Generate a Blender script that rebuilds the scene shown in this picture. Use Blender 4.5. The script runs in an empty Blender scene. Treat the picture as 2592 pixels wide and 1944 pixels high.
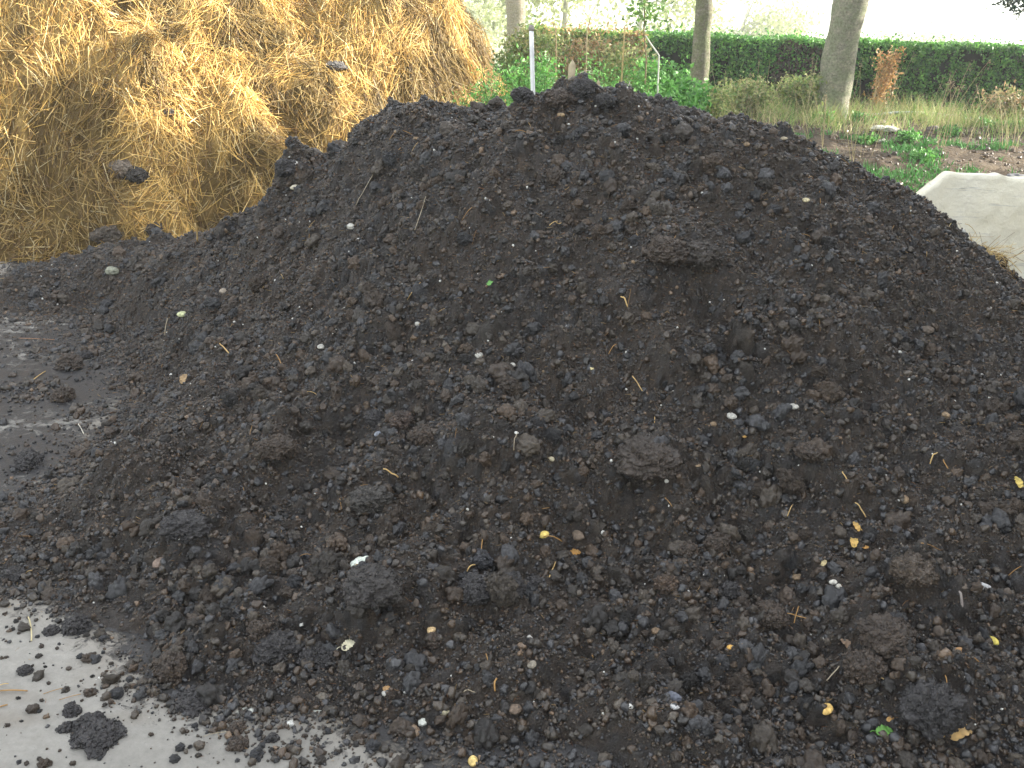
import bpy, math, random
import numpy as np
from mathutils import Vector, Matrix

C = bpy.context.scene
COL = C.collection
R = math.radians
rng = np.random.default_rng(11)
random.seed(5)

# ------------------------------------------------------------------ camera
CAM = np.array([0.0, 0.0, 1.6])
PITCH, ROLL, FPX = R(20.5), R(2.3), 2520.0
cam_d = bpy.data.cameras.new('camera')
cam_d.sensor_width = 36; cam_d.lens = 36 * FPX / 2592
cam_d.clip_start = 0.05; cam_d.clip_end = 3000
cam = bpy.data.objects.new('camera', cam_d); COL.objects.link(cam)
FWD = np.array([0, math.cos(PITCH), -math.sin(PITCH)])
UP0 = np.array([0, math.sin(PITCH), math.cos(PITCH)])
RT0 = np.array([1.0, 0, 0])
# turned counter-clockwise: the picture's level lines fall to the right
RT = RT0 * math.cos(ROLL) + UP0 * math.sin(ROLL)
UP = UP0 * math.cos(ROLL) - RT0 * math.sin(ROLL)
cam.matrix_world = Matrix(((RT[0], UP[0], -FWD[0], CAM[0]), (RT[1], UP[1], -FWD[1], CAM[1]),
                           (RT[2], UP[2], -FWD[2], CAM[2]), (0, 0, 0, 1)))
C.camera = cam

def ray(u, v):
    return FWD * FPX + RT * (u - 1296) + UP * (972 - v)

def P(u, v, y=None, z=None):
    d = ray(u, v)
    t = (y - CAM[1]) / d[1] if y is not None else (z - CAM[2]) / d[2]
    return CAM + d * t

# ------------------------------------------------------------------ light
SUN_EL, SUN_AZ = R(27), R(74)          # azimuth measured from +Y towards +X
w = bpy.data.worlds.new('World'); C.world = w; w.use_nodes = True
nt = w.node_tree; bg = nt.nodes['Background']
sky = nt.nodes.new('ShaderNodeTexSky'); sky.sky_type = 'NISHITA'; sky.sun_disc = False
sky.sun_elevation = SUN_EL; sky.sun_rotation = SUN_AZ; sky.air_density = 1.0; sky.dust_density = 1.5
hs = nt.nodes.new('ShaderNodeHueSaturation'); hs.inputs['Saturation'].default_value = .24   # milky, hazy sky
nt.links.new(sky.outputs[0], hs.inputs['Color']); nt.links.new(hs.outputs[0], bg.inputs[0]); bg.inputs[1].default_value = 0.15
sl = bpy.data.lights.new('sun', 'SUN'); sl.energy = 4.6; sl.angle = R(0.5); sl.color = (1.0, 0.93, 0.80)
so = bpy.data.objects.new('sun', sl); COL.objects.link(so)
sd = Vector((math.sin(SUN_AZ) * math.cos(SUN_EL), math.cos(SUN_AZ) * math.cos(SUN_EL), math.sin(SUN_EL)))
so.rotation_euler = sd.to_track_quat('Z', 'Y').to_euler(); so.location = (20, 10, 20)
C.view_settings.view_transform = 'Standard'; C.view_settings.look = 'None'
C.view_settings.exposure = 2.1; C.view_settings.gamma = 1
C.render.engine = 'CYCLES'
C.cycles.max_bounces = 6; C.cycles.diffuse_bounces = 3; C.cycles.glossy_bounces = 2
C.cycles.transmission_bounces = 3; C.cycles.volume_bounces = 1; C.cycles.transparent_max_bounces = 4
C.cycles.use_denoising = True

# ------------------------------------------------------------------ numpy noise
def _h(ix, iy, iz, seed):
    n = (ix * 374761393 + iy * 668265263 + iz * 1274126177 + seed * 144665) & 0xFFFFFFFF
    n = ((n ^ (n >> 13)) * 1274126177) & 0xFFFFFFFF
    n = ((n ^ (n >> 15)) * 2246822519) & 0xFFFFFFFF
    n = ((n ^ (n >> 13)) * 3266489917) & 0xFFFFFFFF
    n = n ^ (n >> 16)
    return (n & 0xFFFFFF) / float(0xFFFFFF)

def vn(p, seed=0):
    p = np.asarray(p, float); f = np.floor(p); i = f.astype(np.int64); t = p - f
    t = t * t * (3 - 2 * t); o = 0
    for dx in (0, 1):
        wx = t[..., 0] if dx else 1 - t[..., 0]
        for dy in (0, 1):
            wy = t[..., 1] if dy else 1 - t[..., 1]
            for dz in (0, 1):
                wz = t[..., 2] if dz else 1 - t[..., 2]
                o = o + wx * wy * wz * _h(i[..., 0] + dx, i[..., 1] + dy, i[..., 2] + dz, seed)
    return o * 2 - 1

def fbm(p, octs=4, seed=0, gain=.5):
    a, o, q = 1.0, 0, np.asarray(p, float)
    for k in range(octs):
        o = o + a * vn(q, seed + k * 17); q = q * 2.03 + 5.3; a *= gain
    return o

def n2(x, y, s, octs=4, seed=0, gain=.5):
    return fbm(np.stack([x / s, y / s, np.full_like(x, .37)], -1), octs, seed, gain)

def sst(a, b, x):
    t = np.clip((x - a) / (b - a), 0, 1); return t * t * (3 - 2 * t)

# ------------------------------------------------------------------ mesh helpers
def mesh_np(name, V, F, col=None, mat=None, parent=None, smooth=True, link=True):
    """V (n,3); F one (m,k) array or a list of them; col (n,3) colours per vertex"""
    V = np.ascontiguousarray(V, np.float32)
    Fs = F if isinstance(F, list) else [F]
    Fs = [np.asarray(f, np.int32) for f in Fs if len(f)]
    me = bpy.data.meshes.new(name)
    me.vertices.add(len(V)); me.vertices.foreach_set('co', V.ravel())
    idx = np.concatenate([f.ravel() for f in Fs])
    tot = np.concatenate([np.full(len(f), f.shape[1], np.int32) for f in Fs])
    start = np.concatenate([[0], np.cumsum(tot)[:-1]]).astype(np.int32)
    me.loops.add(len(idx)); me.loops.foreach_set('vertex_index', idx)
    me.polygons.add(len(tot)); me.polygons.foreach_set('loop_start', start); me.polygons.foreach_set('loop_total', tot)
    me.update(calc_edges=True)
    if smooth: me.polygons.foreach_set('use_smooth', np.ones(len(tot), bool))
    if col is not None:
        a = me.color_attributes.new('Col', 'FLOAT_COLOR', 'POINT')
        c4 = np.ones((len(V), 4), np.float32); c4[:, :3] = col
        a.data.foreach_set('color', c4.ravel())
    if mat: me.materials.append(mat)
    ob = bpy.data.objects.new(name, me)
    if link: COL.objects.link(ob)
    if parent is not None: ob.parent = parent
    return ob

def tag(o, label=None, cat=None, group=None, kind=None):
    if label: o['label'] = label
    if cat: o['category'] = cat
    if group: o['group'] = group
    if kind: o['kind'] = kind
    return o

def empty(name, loc=(0, 0, 0)):
    o = bpy.data.objects.new(name, None); COL.objects.link(o); o.location = loc; o.empty_display_size = .1
    return o

def grid_faces(nx, ny):
    i = np.arange(nx * ny).reshape(ny, nx)
    return np.stack([i[:-1, :-1], i[:-1, 1:], i[1:, 1:], i[1:, :-1]], -1).reshape(-1, 4)

def ico(level):
    t = (1 + 5 ** .5) / 2
    v = [(-1, t, 0), (1, t, 0), (-1, -t, 0), (1, -t, 0), (0, -1, t), (0, 1, t), (0, -1, -t), (0, 1, -t), (t, 0, -1), (t, 0, 1), (-t, 0, -1), (-t, 0, 1)]
    f = [(0, 11, 5), (0, 5, 1), (0, 1, 7), (0, 7, 10), (0, 10, 11), (1, 5, 9), (5, 11, 4), (11, 10, 2), (10, 7, 6), (7, 1, 8), (3, 9, 4), (3, 4, 2), (3, 2, 6), (3, 6, 8), (3, 8, 9), (4, 9, 5), (2, 4, 11), (6, 2, 10), (8, 6, 7), (9, 8, 1)]
    v = [np.array(a) / np.linalg.norm(a) for a in v]
    for _ in range(level):
        c, nf = {}, []
        def mid(a, b):
            k = (min(a, b), max(a, b))
            if k not in c:
                m = v[a] + v[b]; v.append(m / np.linalg.norm(m)); c[k] = len(v) - 1
            return c[k]
        for a, b, d in f:
            x, y, z = mid(a, b), mid(b, d), mid(d, a)
            nf += [(a, x, z), (b, y, x), (d, z, y), (x, y, z)]
        f = nf
    return np.array(v), np.array(f)

ICO = [ico(k) for k in range(6)]

def rotmats(n, r=rng):
    q = r.normal(size=(n, 4)); q /= np.linalg.norm(q, axis=1)[:, None]
    a, b, c, d = q.T
    return np.stack([1 - 2 * (c * c + d * d), 2 * (b * c - a * d), 2 * (b * d + a * c),
                     2 * (b * c + a * d), 1 - 2 * (b * b + d * d), 2 * (c * d - a * b),
                     2 * (b * d - a * c), 2 * (c * d + a * b), 1 - 2 * (b * b + c * c)], -1).reshape(n, 3, 3)

def rock(level, seed, rough=.35, flat=(1, 1, 1), knob=0.0, lumps=0):
    v, f = ICO[level]
    o = seed * 3.71
    d = 1 + rough * fbm(v * 1.1 + o, 2, seed) + rough * .55 * fbm(v * 3.1 + o, 3, seed + 5)
    if knob:
        d = d - knob * .45 * np.abs(fbm(v * 2.6 + o, 3, seed + 9, .6)) + knob * .12 * fbm(v * 9 + o, 2, seed + 11)
    if lumps:   # crumbs baked together into one clod
        q = np.random.default_rng(seed); c = q.normal(size=(lumps, 3)); c /= np.linalg.norm(c, axis=1)[:, None]; w_ = q.uniform(.10, .34, lumps) * (60 / lumps) ** .3; b = np.zeros(len(v))
        for ci, wi in zip(c, w_):
            t = ((v - ci) ** 2).sum(1) / wi ** 2; m = t < 1; b[m] = np.maximum(b[m], wi * .85 * np.sqrt(1 - t[m]))
        fl = np.array(flat); return v * (d * .86)[:, None] * fl + v * (.35 + .65 * fl) * (b + .03 * fbm(v * 9 + o, 3, seed + 2, .7))[:, None], f
    return v * d[:, None] * np.array(flat), f

def scatter(name, pos, scl, cols, variants, mat, squash=None, parent=None, smooth=True):
    """many small solids baked into one mesh"""
    n = len(pos); which = rng.integers(0, len(variants), n); M = rotmats(n)
    Vs, Fs, Cs, off = [], [], [], 0
    for k, (v, f) in enumerate(variants):
        s = np.where(which == k)[0]
        if not len(s): continue
        q = np.einsum('nij,vj->nvi', M[s], v) * scl[s][:, None, None]
        if squash is not None: q[..., 2] *= squash
        q = q + pos[s][:, None, :]
        Vs.append(q.reshape(-1, 3))
        Fs.append((f[None] + (np.arange(len(s)) * len(v))[:, None, None] + off).reshape(-1, 3)); off += len(s) * len(v)
        Cs.append(np.repeat(cols[s], len(v), 0))
    return mesh_np(name, np.concatenate(Vs), np.concatenate(Fs), np.concatenate(Cs), mat, parent, smooth)

def strands(pos, d1, d2, L, wd, segs=3, sides=3, side_dir=None):
    """curved thin stems: pos start, direction d1 turning to d2; returns V, F, index of strand per vertex"""
    n = len(pos); t = np.linspace(0, 1, segs + 1)
    d1 = d1 / np.linalg.norm(d1, axis=1)[:, None]; d2 = d2 / np.linalg.norm(d2, axis=1)[:, None]
    cen = pos[:, None, :] + L[:, None, None] * (d1[:, None, :] * (t - t * t / 2)[None, :, None] + d2[:, None, :] * (t * t / 2)[None, :, None])
    ref = np.where(np.abs(d1[:, 2:3]) > .9, np.array([[1., 0, 0]]), np.array([[0, 0, 1.]]))
    a = np.cross(d1, ref); a /= np.linalg.norm(a, axis=1)[:, None]; b = np.cross(d1, a)
    if sides == 2:
        ang = rng.uniform(0, 6.28, n); s = (a * np.cos(ang)[:, None] + b * np.sin(ang)[:, None])
        if side_dir is not None: s = side_dir
        prof = np.stack([s, -s], 1)
    else:
        k = np.arange(sides) / sides * 2 * math.pi
        prof = a[:, None, :] * np.cos(k)[None, :, None] + b[:, None, :] * np.sin(k)[None, :, None]
    taper = (1 - .25 * t) if sides > 2 else (1 - .92 * t ** 1.5)
    V = cen[:, :, None, :] + prof[:, None] * (wd[:, None, None, None] * taper[None, :, None, None])
    V = V.reshape(-1, 3); base = (np.arange(n) * (segs + 1) * sides)[:, None]
    fs = []
    for i in range(segs):
        rngs = range(sides) if sides > 2 else [0]
        for j in rngs:
            j2 = (j + 1) % sides
            fs.append([i * sides + j, i * sides + j2, (i + 1) * sides + j2, (i + 1) * sides + j])
    F = (np.array(fs)[None] + base[:, :, None]).reshape(-1, 4)
    return V, F, np.repeat(np.arange(n), (segs + 1) * sides)

def leaves(pos, L, wd, nrm=None, droop=.0, fold=.25):
    """pointed leaves, folded along the midrib: 5 vertices, 4 triangles"""
    n = len(pos)
    d = rng.normal(size=(n, 3)); d[:, 2] -= droop; d /= np.linalg.norm(d, axis=1)[:, None]
    r = rng.normal(size=(n, 3)) if nrm is None else nrm + rng.normal(size=(n, 3)) * .6
    s = np.cross(d, r); s /= np.linalg.norm(s, axis=1)[:, None] + 1e-9; u = np.cross(s, d)
    L = L[:, None]; wd = wd[:, None]
    a = pos; b = pos + d * L * .45 + s * wd * .5 + u * wd * fold; c = pos + d * L - u * L * .12; e = pos + d * L * .45 - s * wd * .5 + u * wd * fold; m = pos + d * L * .5
    V = np.stack([a, b, c, e, m], 1).reshape(-1, 3); o = (np.arange(n) * 5)[:, None]
    F = (np.array([[0, 4, 1], [1, 4, 2], [2, 4, 3], [3, 4, 0]])[None] + o[:, :, None]).reshape(-1, 3)
    return V, F, np.repeat(np.arange(n), 5)

_cr = [rock(0, s_ + 640, .5) for s_ in range(10)]
def crumbed(V, F, cv, n, lo, hi, seed):
    """crumbs stuck all over a clod, in the clod's own mesh"""
    q = np.random.default_rng(seed); i = q.integers(0, len(V), n); M = rotmats(n, q); k = q.integers(0, 10, n); sc = lo + (hi - lo) * q.uniform(size=n) ** 2.2
    base_v = np.stack([a[0] for a in _cr])[k]; W = np.einsum('nij,nvj->nvi', M, base_v) * sc[:, None, None] + V[i][:, None] * (1 + .0)
    f0 = _cr[0][1]; Fc = (f0[None] + (np.arange(n) * 12)[:, None, None]).reshape(-1, 3) + len(V); cc = cv[i] * q.uniform(.6, 1.7, (n, 1))
    return np.concatenate([V, W.reshape(-1, 3)]), np.concatenate([F, Fc]), np.concatenate([cv, np.repeat(cc, 12, 0)])

class Acc:
    """gathers pieces of ONE mesh"""
    def __init__(s): s.V, s.F, s.Cc, s.n = [], [], [], 0
    def add(s, V, F, c):
        V = np.asarray(V, float); c = np.asarray(c, float)
        if c.ndim == 1: c = np.tile(c, (len(V), 1))
        s.V.append(V); s.F.append(np.asarray(F) + s.n); s.Cc.append(c); s.n += len(V)
    def build(s, name, mat, parent=None, smooth=True, origin=None):
        V = np.concatenate(s.V)
        if origin is not None: V = V - np.array(origin)
        q = [f for f in s.F if f.shape[1] == 4]; t = [f for f in s.F if f.shape[1] == 3]
        Fs = ([np.concatenate(q)] if q else []) + ([np.concatenate(t)] if t else [])
        o = mesh_np(name, V, Fs, np.concatenate(s.Cc), mat, parent, smooth)
        if origin is not None and parent is None: o.location = origin
        return o

def tube(pts, rad, sides=8, wob=0, seed=0, cap=True):
    pts = np.asarray(pts, float); rad = np.asarray(rad, float) * np.ones(len(pts)); n = len(pts)
    T = np.gradient(pts, axis=0); T /= np.linalg.norm(T, axis=1)[:, None]
    ref = np.array([1., 0, 0]) if abs(T[0][0]) < .8 else np.array([0, 1., 0])
    A = np.cross(T, ref); A /= np.linalg.norm(A, axis=1)[:, None]; B = np.cross(T, A)
    k = np.arange(sides) / sides * 2 * math.pi
    V = pts[:, None] + (A[:, None] * np.cos(k)[None, :, None] + B[:, None] * np.sin(k)[None, :, None]) * rad[:, None, None]
    if wob:
        d = V - pts[:, None]; V = pts[:, None] + d * (1 + wob * fbm(V * (1.2 / max(rad.max(), .01) * .5) + seed, 3, seed))[..., None]
    F = [[i * sides + j, i * sides + (j + 1) % sides, (i + 1) * sides + (j + 1) % sides, (i + 1) * sides + j] for i in range(n - 1) for j in range(sides)]
    V = V.reshape(-1, 3)
    if cap:
        V = np.concatenate([V, pts[:1], pts[-1:]]); a, b = len(V) - 2, len(V) - 1
        F += [[a, (j + 1) % sides, j, a] for j in range(0)]
        T1 = [[a, (j + 1) % sides, j] for j in range(sides)] + [[b, (n - 1) * sides + j, (n - 1) * sides + (j + 1) % sides] for j in range(sides)]
        return V, np.array(F), np.array(T1)
    return V, np.array(F), None

def add_tube(acc, pts, rad, col, sides=6, wob=0, seed=0):
    V, F, T1 = tube(pts, rad, sides, wob, seed)
    n0 = acc.n; acc.add(V, F, col)
    if T1 is not None: acc.F.append(T1 + n0)

def bez(a, b, bow, n=8):
    t = np.linspace(0, 1, n)[:, None]; a = np.array(a, float); b = np.array(b, float)
    return a + (b - a) * t + np.array(bow) * (4 * t * (1 - t))

# ------------------------------------------------------------------ materials
class MT:
    def __init__(s, name, rough=.8, spec=.5):
        s.m = bpy.data.materials.new(name); s.m.use_nodes = True; s.t = s.m.node_tree
        s.b = s.t.nodes['Principled BSDF']; s.b.inputs['Roughness'].default_value = rough
        s.b.inputs['Specular IOR Level'].default_value = spec
        s.tc = s.t.nodes.new('ShaderNodeTexCoord'); s.co = s.tc.outputs['Object']
    def N(s, ty, **k):
        n = s.t.nodes.new(ty)
        for a, v in k.items(): setattr(n, a, v)
        return n
    def L(s, a, b): s.t.links.new(a, b)
    def mapping(s, scale):
        m = s.N('ShaderNodeMapping'); m.inputs['Scale'].default_value = scale; s.L(s.co, m.inputs[0]); return m.outputs[0]
    def noise(s, sc, det=4, rough=.6, vec=None, dist=0):
        n = s.N('ShaderNodeTexNoise'); n.inputs['Scale'].default_value = sc; n.inputs['Detail'].default_value = det
        n.inputs['Roughness'].default_value = rough; n.inputs['Distortion'].default_value = dist
        s.L(vec or s.co, n.inputs['Vector']); return n.outputs['Fac']
    def vor(s, sc, vec=None, feat='F1', out='Distance'):
        n = s.N('ShaderNodeTexVoronoi', feature=feat); n.inputs['Scale'].default_value = sc; s.L(vec or s.co, n.inputs['Vector']); return n.outputs[out]
    def ramp(s, fac, stops):
        n = s.N('ShaderNodeValToRGB'); e = n.color_ramp.elements
        while len(e) < len(stops): e.new(.5)
        for k, (p, c) in enumerate(stops):
            e[k].position = p; e[k].color = (*c, 1) if not isinstance(c, (int, float)) else (c, c, c, 1)
        s.L(fac, n.inputs[0]); return n.outputs[0]
    def mix(s, a, b, fac, mode='MIX'):
        n = s.N('ShaderNodeMix', data_type='RGBA', blend_type=mode)
        for sock, v in ((n.inputs['Factor'], fac), (n.inputs['A'], a), (n.inputs['B'], b)):
            if isinstance(v, (int, float)): sock.default_value = v
            elif isinstance(v, tuple): sock.default_value = (*v, 1)
            else: s.L(v, sock)
        return n.outputs['Result']
    def math(s, op, a, b=0.0):
        n = s.N('ShaderNodeMath', operation=op)
        for i, v in enumerate((a, b)):
            if isinstance(v, (int, float)): n.inputs[i].default_value = v
            else: s.L(v, n.inputs[i])
        return n.outputs[0]
    def attr(s):
        n = s.N('ShaderNodeAttribute', attribute_name='Col'); return n.outputs['Color']
    def color(s, c):
        if isinstance(c, tuple): s.b.inputs['Base Color'].default_value = (*c, 1)
        else: s.L(c, s.b.inputs['Base Color'])
    def rough(s, c): s.L(c, s.b.inputs['Roughness'])
    def bump(s, h, strength=.5, dist=.01, prev=None):
        n = s.N('ShaderNodeBump'); n.inputs['Strength'].default_value = strength; n.inputs['Distance'].default_value = dist
        s.L(h, n.inputs['Height'])
        if prev: s.L(prev, n.inputs['Normal'])
        s.L(n.outputs[0], s.b.inputs['Normal']); return n.outputs[0]

def mat_compost():
    k = MT('compost', .6, .5)
    n1 = k.noise(160, 5, .75); n2_ = k.noise(9, 3, .6)
    c = k.mix(k.attr(), k.ramp(n1, [(.3, .35), (.55, .95), (.78, 2.0)]), 1.0, 'MULTIPLY')
    k.color(c)
    k.rough(k.ramp(k.noise(28, 4, .7), [(.35, .34), (.62, .72)]))
    b1 = k.bump(k.noise(90, 6, .8), 1.0, .012); v = k.vor(210)
    k.bump(v, .5, .005, b1); return k.m

def mat_clod():
    k = MT('clod', .6, .5)
    c = k.mix(k.attr(), k.ramp(k.noise(150, 4, .75), [(.3, .45), (.55, 1.0), (.8, 2.2)]), 1.0, 'MULTIPLY')
    k.color(c); k.rough(k.ramp(k.noise(40, 3, .7), [(.35, .36), (.65, .75)]))
    k.bump(k.noise(220, 4, .75), .8, .0025); return k.m

def mat_attr(name, rough=.75, spec=.4, nscale=60, amt=(.75, 1.2), bump=0, trans=0):
    k = MT(name, rough, spec)
    c = k.mix(k.attr(), k.ramp(k.noise(nscale, 4, .65), [(.3, amt[0]), (.7, amt[1])]), 1.0, 'MULTIPLY')
    k.color(c)
    if bump: k.bump(k.noise(nscale * 1.5, 4, .7), .6, bump)
    if trans:
        tr = k.N('ShaderNodeBsdfTranslucent'); k.L(c, tr.inputs[0]); mx = k.N('ShaderNodeMixShader'); mx.inputs[0].default_value = trans
        k.L(k.b.outputs[0], mx.inputs[1]); k.L(tr.outputs[0], mx.inputs[2]); k.L(mx.outputs[0], k.t.nodes['Material Output'].inputs[0])
    return k.m

def mat_concrete():
    k = MT('yard_concrete', .8, .5)
    big = k.noise(1.1, 4, .6); fine = k.noise(45, 6, .75)
    base = k.mix((.19, .183, .166), (.31, .299, .272), k.ramp(big, [(.35, 0), (.65, 1)]))
    base = k.mix(base, k.ramp(fine, [(.3, .82), (.7, 1.12)]), 1.0, 'MULTIPLY')
    sp = k.ramp(k.noise(120, 3, .7), [(.66, 0), (.70, 1)])
    base = k.mix(base, (.12, .11, .10), k.math('MULTIPLY', sp, .7))
    # muddy wet film, its own shape: the vertex colour holds how much mud lies on the slab
    at = k.N('ShaderNodeAttribute', attribute_name='Col'); sep = k.N('ShaderNodeSeparateColor'); k.L(at.outputs['Color'], sep.inputs[0])
    mud = k.math('ADD', sep.outputs[0], k.math('MULTIPLY', k.math('SUBTRACT', k.noise(17, 9, .8, dist=.8), .5), 2.3))
    mudf = k.ramp(mud, [(.38, 0), (.62, 1)])
    st = k.ramp(k.math('ADD', sep.outputs[1], k.math('MULTIPLY', k.math('SUBTRACT', k.noise(5, 4, .6), .5), .5)), [(.3, 0), (.7, 1)])
    base = k.mix(base, (.17, .14, .105), k.math('MULTIPLY', st, .6))
    wh = k.ramp(k.math('ADD', sep.outputs[2], k.math('MULTIPLY', k.math('SUBTRACT', k.noise(20, 4, .6), .5), .5)), [(.45, 0), (.6, 1)])
    base = k.mix(base, (.60, .62, .56), wh)
    c = k.mix(base, (.022, .021, .022), mudf)
    k.color(c)
    k.rough(k.mix((.85, .85, .85), (.45, .45, .45), mudf))
    k.bump(k.math('ADD', k.math('MULTIPLY', fine, .25), k.math('MULTIPLY', mudf, k.noise(60, 5, .7))), .7, .008); return k.m

def mat_straw_core():
    k = MT('straw_core', .9, .2)
    nz = k.noise(14, 5, .7, k.mapping((1, 1, .25)))
    k.color(k.mix(k.ramp(nz, [(.3, (.22, .14, .05)), (.6, (.50, .34, .12)), (.8, (.66, .49, .19))]), k.attr(), 1.0, 'MULTIPLY')); k.bump(k.noise(60, 5, .8), 1, .03); return k.m

def mat_soil():
    k = MT('bank_soil', .9, .3)
    k.color(k.mix(k.ramp(k.noise(7, 8, .75), [(.3, (.035, .025, .016)), (.5, (.10, .072, .047)), (.72, (.22, .17, .11))]), k.attr(), 1.0, 'MULTIPLY'))
    k.bump(k.noise(22, 8, .75), 1, .05); return k.m

def mat_bark(name, c1, c2, c3):
    k = MT(name, .9, .25)
    v = k.mapping((1.5, 1.5, 7)); band = k.noise(5, 5, .65, v)
    c = k.mix(c1, c2, k.ramp(band, [(.38, 0), (.62, 1)]))
    c = k.mix(c, c3, k.math('MULTIPLY', k.ramp(k.noise(6, 6, .7), [(.44, 0), (.56, 1)]), .85))
    c = k.mix(c, k.ramp(k.noise(40, 5, .7), [(.3, .55), (.7, 1.3)]), 1.0, 'MULTIPLY')
    k.color(c); k.bump(k.noise(14, 7, .75, v), 1.0, .10); return k.m

def mat_block():
    k = MT('pale_concrete', .85, .3)
    c = k.mix((.84, .79, .62), (.90, .87, .74), k.ramp(k.noise(2.6, 5, .6), [(.35, 0), (.65, 1)]))
    c = k.mix(c, (.36, .36, .36), k.math('MULTIPLY', k.ramp(k.noise(3.5, 8, .7, k.mapping((.6, 1, 9))), [(.57, 0), (.64, 1)]), .5))
    c = k.mix(c, (.45, .40, .28), k.math('MULTIPLY', k.ramp(k.noise(5, 5, .7), [(.56, 0), (.72, 1)]), .4))
    c = k.mix(c, (.12, .10, .08), k.math('MULTIPLY', k.ramp(k.noise(38, 4, .7), [(.68, 0), (.72, 1)]), .6))
    k.color(c); k.bump(k.noise(18, 7, .7), .8, .015); return k.m

def mat_plain(name, c, rough=.7, nscale=30, lo=.8, hi=1.15, spec=.4):
    k = MT(name, rough, spec); k.color(k.mix(c, k.ramp(k.noise(nscale, 4, .6), [(.3, lo), (.7, hi)]), 1.0, 'MULTIPLY')); k.bump(k.noise(nscale * 2, 3, .6), .3, .003); return k.m

def mat_far(name, a, b, sc):
    k = MT(name, .95, .1); k.color(k.ramp(k.noise(sc, 6, .65), [(.35, a), (.65, b)])); return k.m

M_COMP, M_CLOD = mat_compost(), mat_clod()
M_CRUMB = mat_attr('crumbs', .42, .6, 350, (.45, 1.7))
M_STRAW = mat_attr('straw', .5, .4, 30, (.8, 1.15), trans=.12)
M_CORE = mat_straw_core()
M_CONC = mat_concrete()
M_SOIL = mat_soil()
M_LEAF = mat_attr('foliage', .5, .45, 8, (.8, 1.2), trans=.3)
M_DRY = mat_attr('dry_stems', .7, .3, 20, (.8, 1.2), trans=.15)
M_STONE = mat_attr('stone', .75, .35, 90, (.7, 1.2), bump=.002)
M_BLOCK = mat_block()

# ------------------------------------------------------------------ compost pile height field
def poly_sd(x, y, poly):
    """signed distance to a closed outline, positive inside"""
    poly = np.asarray(poly, float); d2 = np.full(x.shape, 1e9); ins = np.zeros(x.shape, bool); n = len(poly)
    for i in range(n):
        a, b = poly[i], poly[(i + 1) % n]; e = b - a
        t = np.clip(((x - a[0]) * e[0] + (y - a[1]) * e[1]) / (e @ e), 0, 1)
        d2 = np.minimum(d2, (x - a[0] - t * e[0]) ** 2 + (y - a[1] - t * e[1]) ** 2)
        c = ((a[1] > y) != (b[1] > y)) & (x < (b[0] - a[0]) * (y - a[1]) / (b[1] - a[1] + 1e-12) + a[0]); ins ^= c
    return np.where(ins, 1, -1) * np.sqrt(d2)

RIDGE = [(0, 750, 5.75), (105, 696, 5.6), (240, 668, 5.4), (387, 633, 5.15), (510, 574, 4.95), (640, 510, 4.8), (703, 478, 4.7), (735, 405, 4.62),
         (820, 385, 4.55), (880, 330, 4.5), (950, 256, 4.42), (1055, 243, 4.35), (1185, 252, 4.3), (1270, 248, 4.25), (1350, 230, 4.22), (1476, 212, 4.2), (1547, 250, 4.2),
         (1640, 262, 4.2), (1734, 284, 4.2), (1805, 290, 4.22), (1922, 326, 4.25), (1992, 355, 4.3), (2074, 400, 4.3), (2168, 447, 4.3), (2262, 472, 4.3),
         (2332, 502, 4.3), (2402, 555, 4.22), (2461, 613, 4.15), (2510, 668, 4.05), (2592, 706, 3.95)]
ridge = np.array([P(u, v, y=d) for u, v, d in RIDGE])
front_px = [(-150, 1420), (0, 1475), (150, 1510), (330, 1600), (400, 1720), (560, 1745), (700, 1770), (860, 1775), (960, 1850), (1120, 1915)]
front = [P(u, v, z=0)[:2] for u, v in front_px]
left_px = [(-150, 1330), (60, 1330), (190, 1180), (330, 1020), (300, 870), (200, 800), (-80, 790)]
left = [P(u, v, z=0)[:2] for u, v in left_px]
outline = front + [np.array(p) for p in [(.0, 1.80), (.3, 1.70), (.8, 1.64), (1.4, 1.60), (2.0, 1.6), (2.9, 1.8), (3.6, 2.5), (3.9, 3.4), (3.5, 4.5), (2.7, 5.15), (1.5, 5.6), (0, 5.75), (-1.2, 5.9), (-2.2, 6.1), (-3.1, 6.15)]] + left[::-1]
cp, cz = [], []
for p in ridge: cp.append(p[:2]); cz.append(max(p[2], .02))
for p in outline: cp.append(p); cz.append(0)
# mid-slope heights below the crest
for x, y, z in [(-.3, 2.5, .13), (.5, 2.5, .16), (1.3, 2.45, .17), (2.1, 2.5, .16), (0, 3.0, .40), (.8, 3.0, .46), (1.6, 3.0, .42), (2.4, 3.0, .28), (-.9, 3.0, .20), (-1.2, 3.6, .27),
                (-.4, 3.5, .64), (.3, 3.5, .80), (1.0, 3.55, .82), (1.8, 3.5, .62), (2.6, 3.5, .33), (-1.5, 4.3, .30), (-.9, 4.1, .62), (-2.1, 4.8, .13), (0, 5.0, .75), (1, 5.0, .7), (2, 4.9, .35), (3.1, 3.3, .2)]:
    cp.append((x, y)); cz.append(z)
cp = np.array(cp, float); cz = np.array(cz, float)
def tps(r2): return np.where(r2 > 1e-12, .5 * r2 * np.log(r2 + 1e-12), 0)
Kn = len(cp); D2 = ((cp[:, None] - cp[None]) ** 2).sum(-1)
Am = np.zeros((Kn + 3, Kn + 3)); Am[:Kn, :Kn] = tps(D2) + np.eye(Kn) * .004; Am[:Kn, Kn] = 1; Am[:Kn, Kn + 1:] = cp; Am[Kn, :Kn] = 1; Am[Kn + 1:, :Kn] = cp.T
wts = np.linalg.solve(Am, np.concatenate([cz, [0, 0, 0]]))
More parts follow.
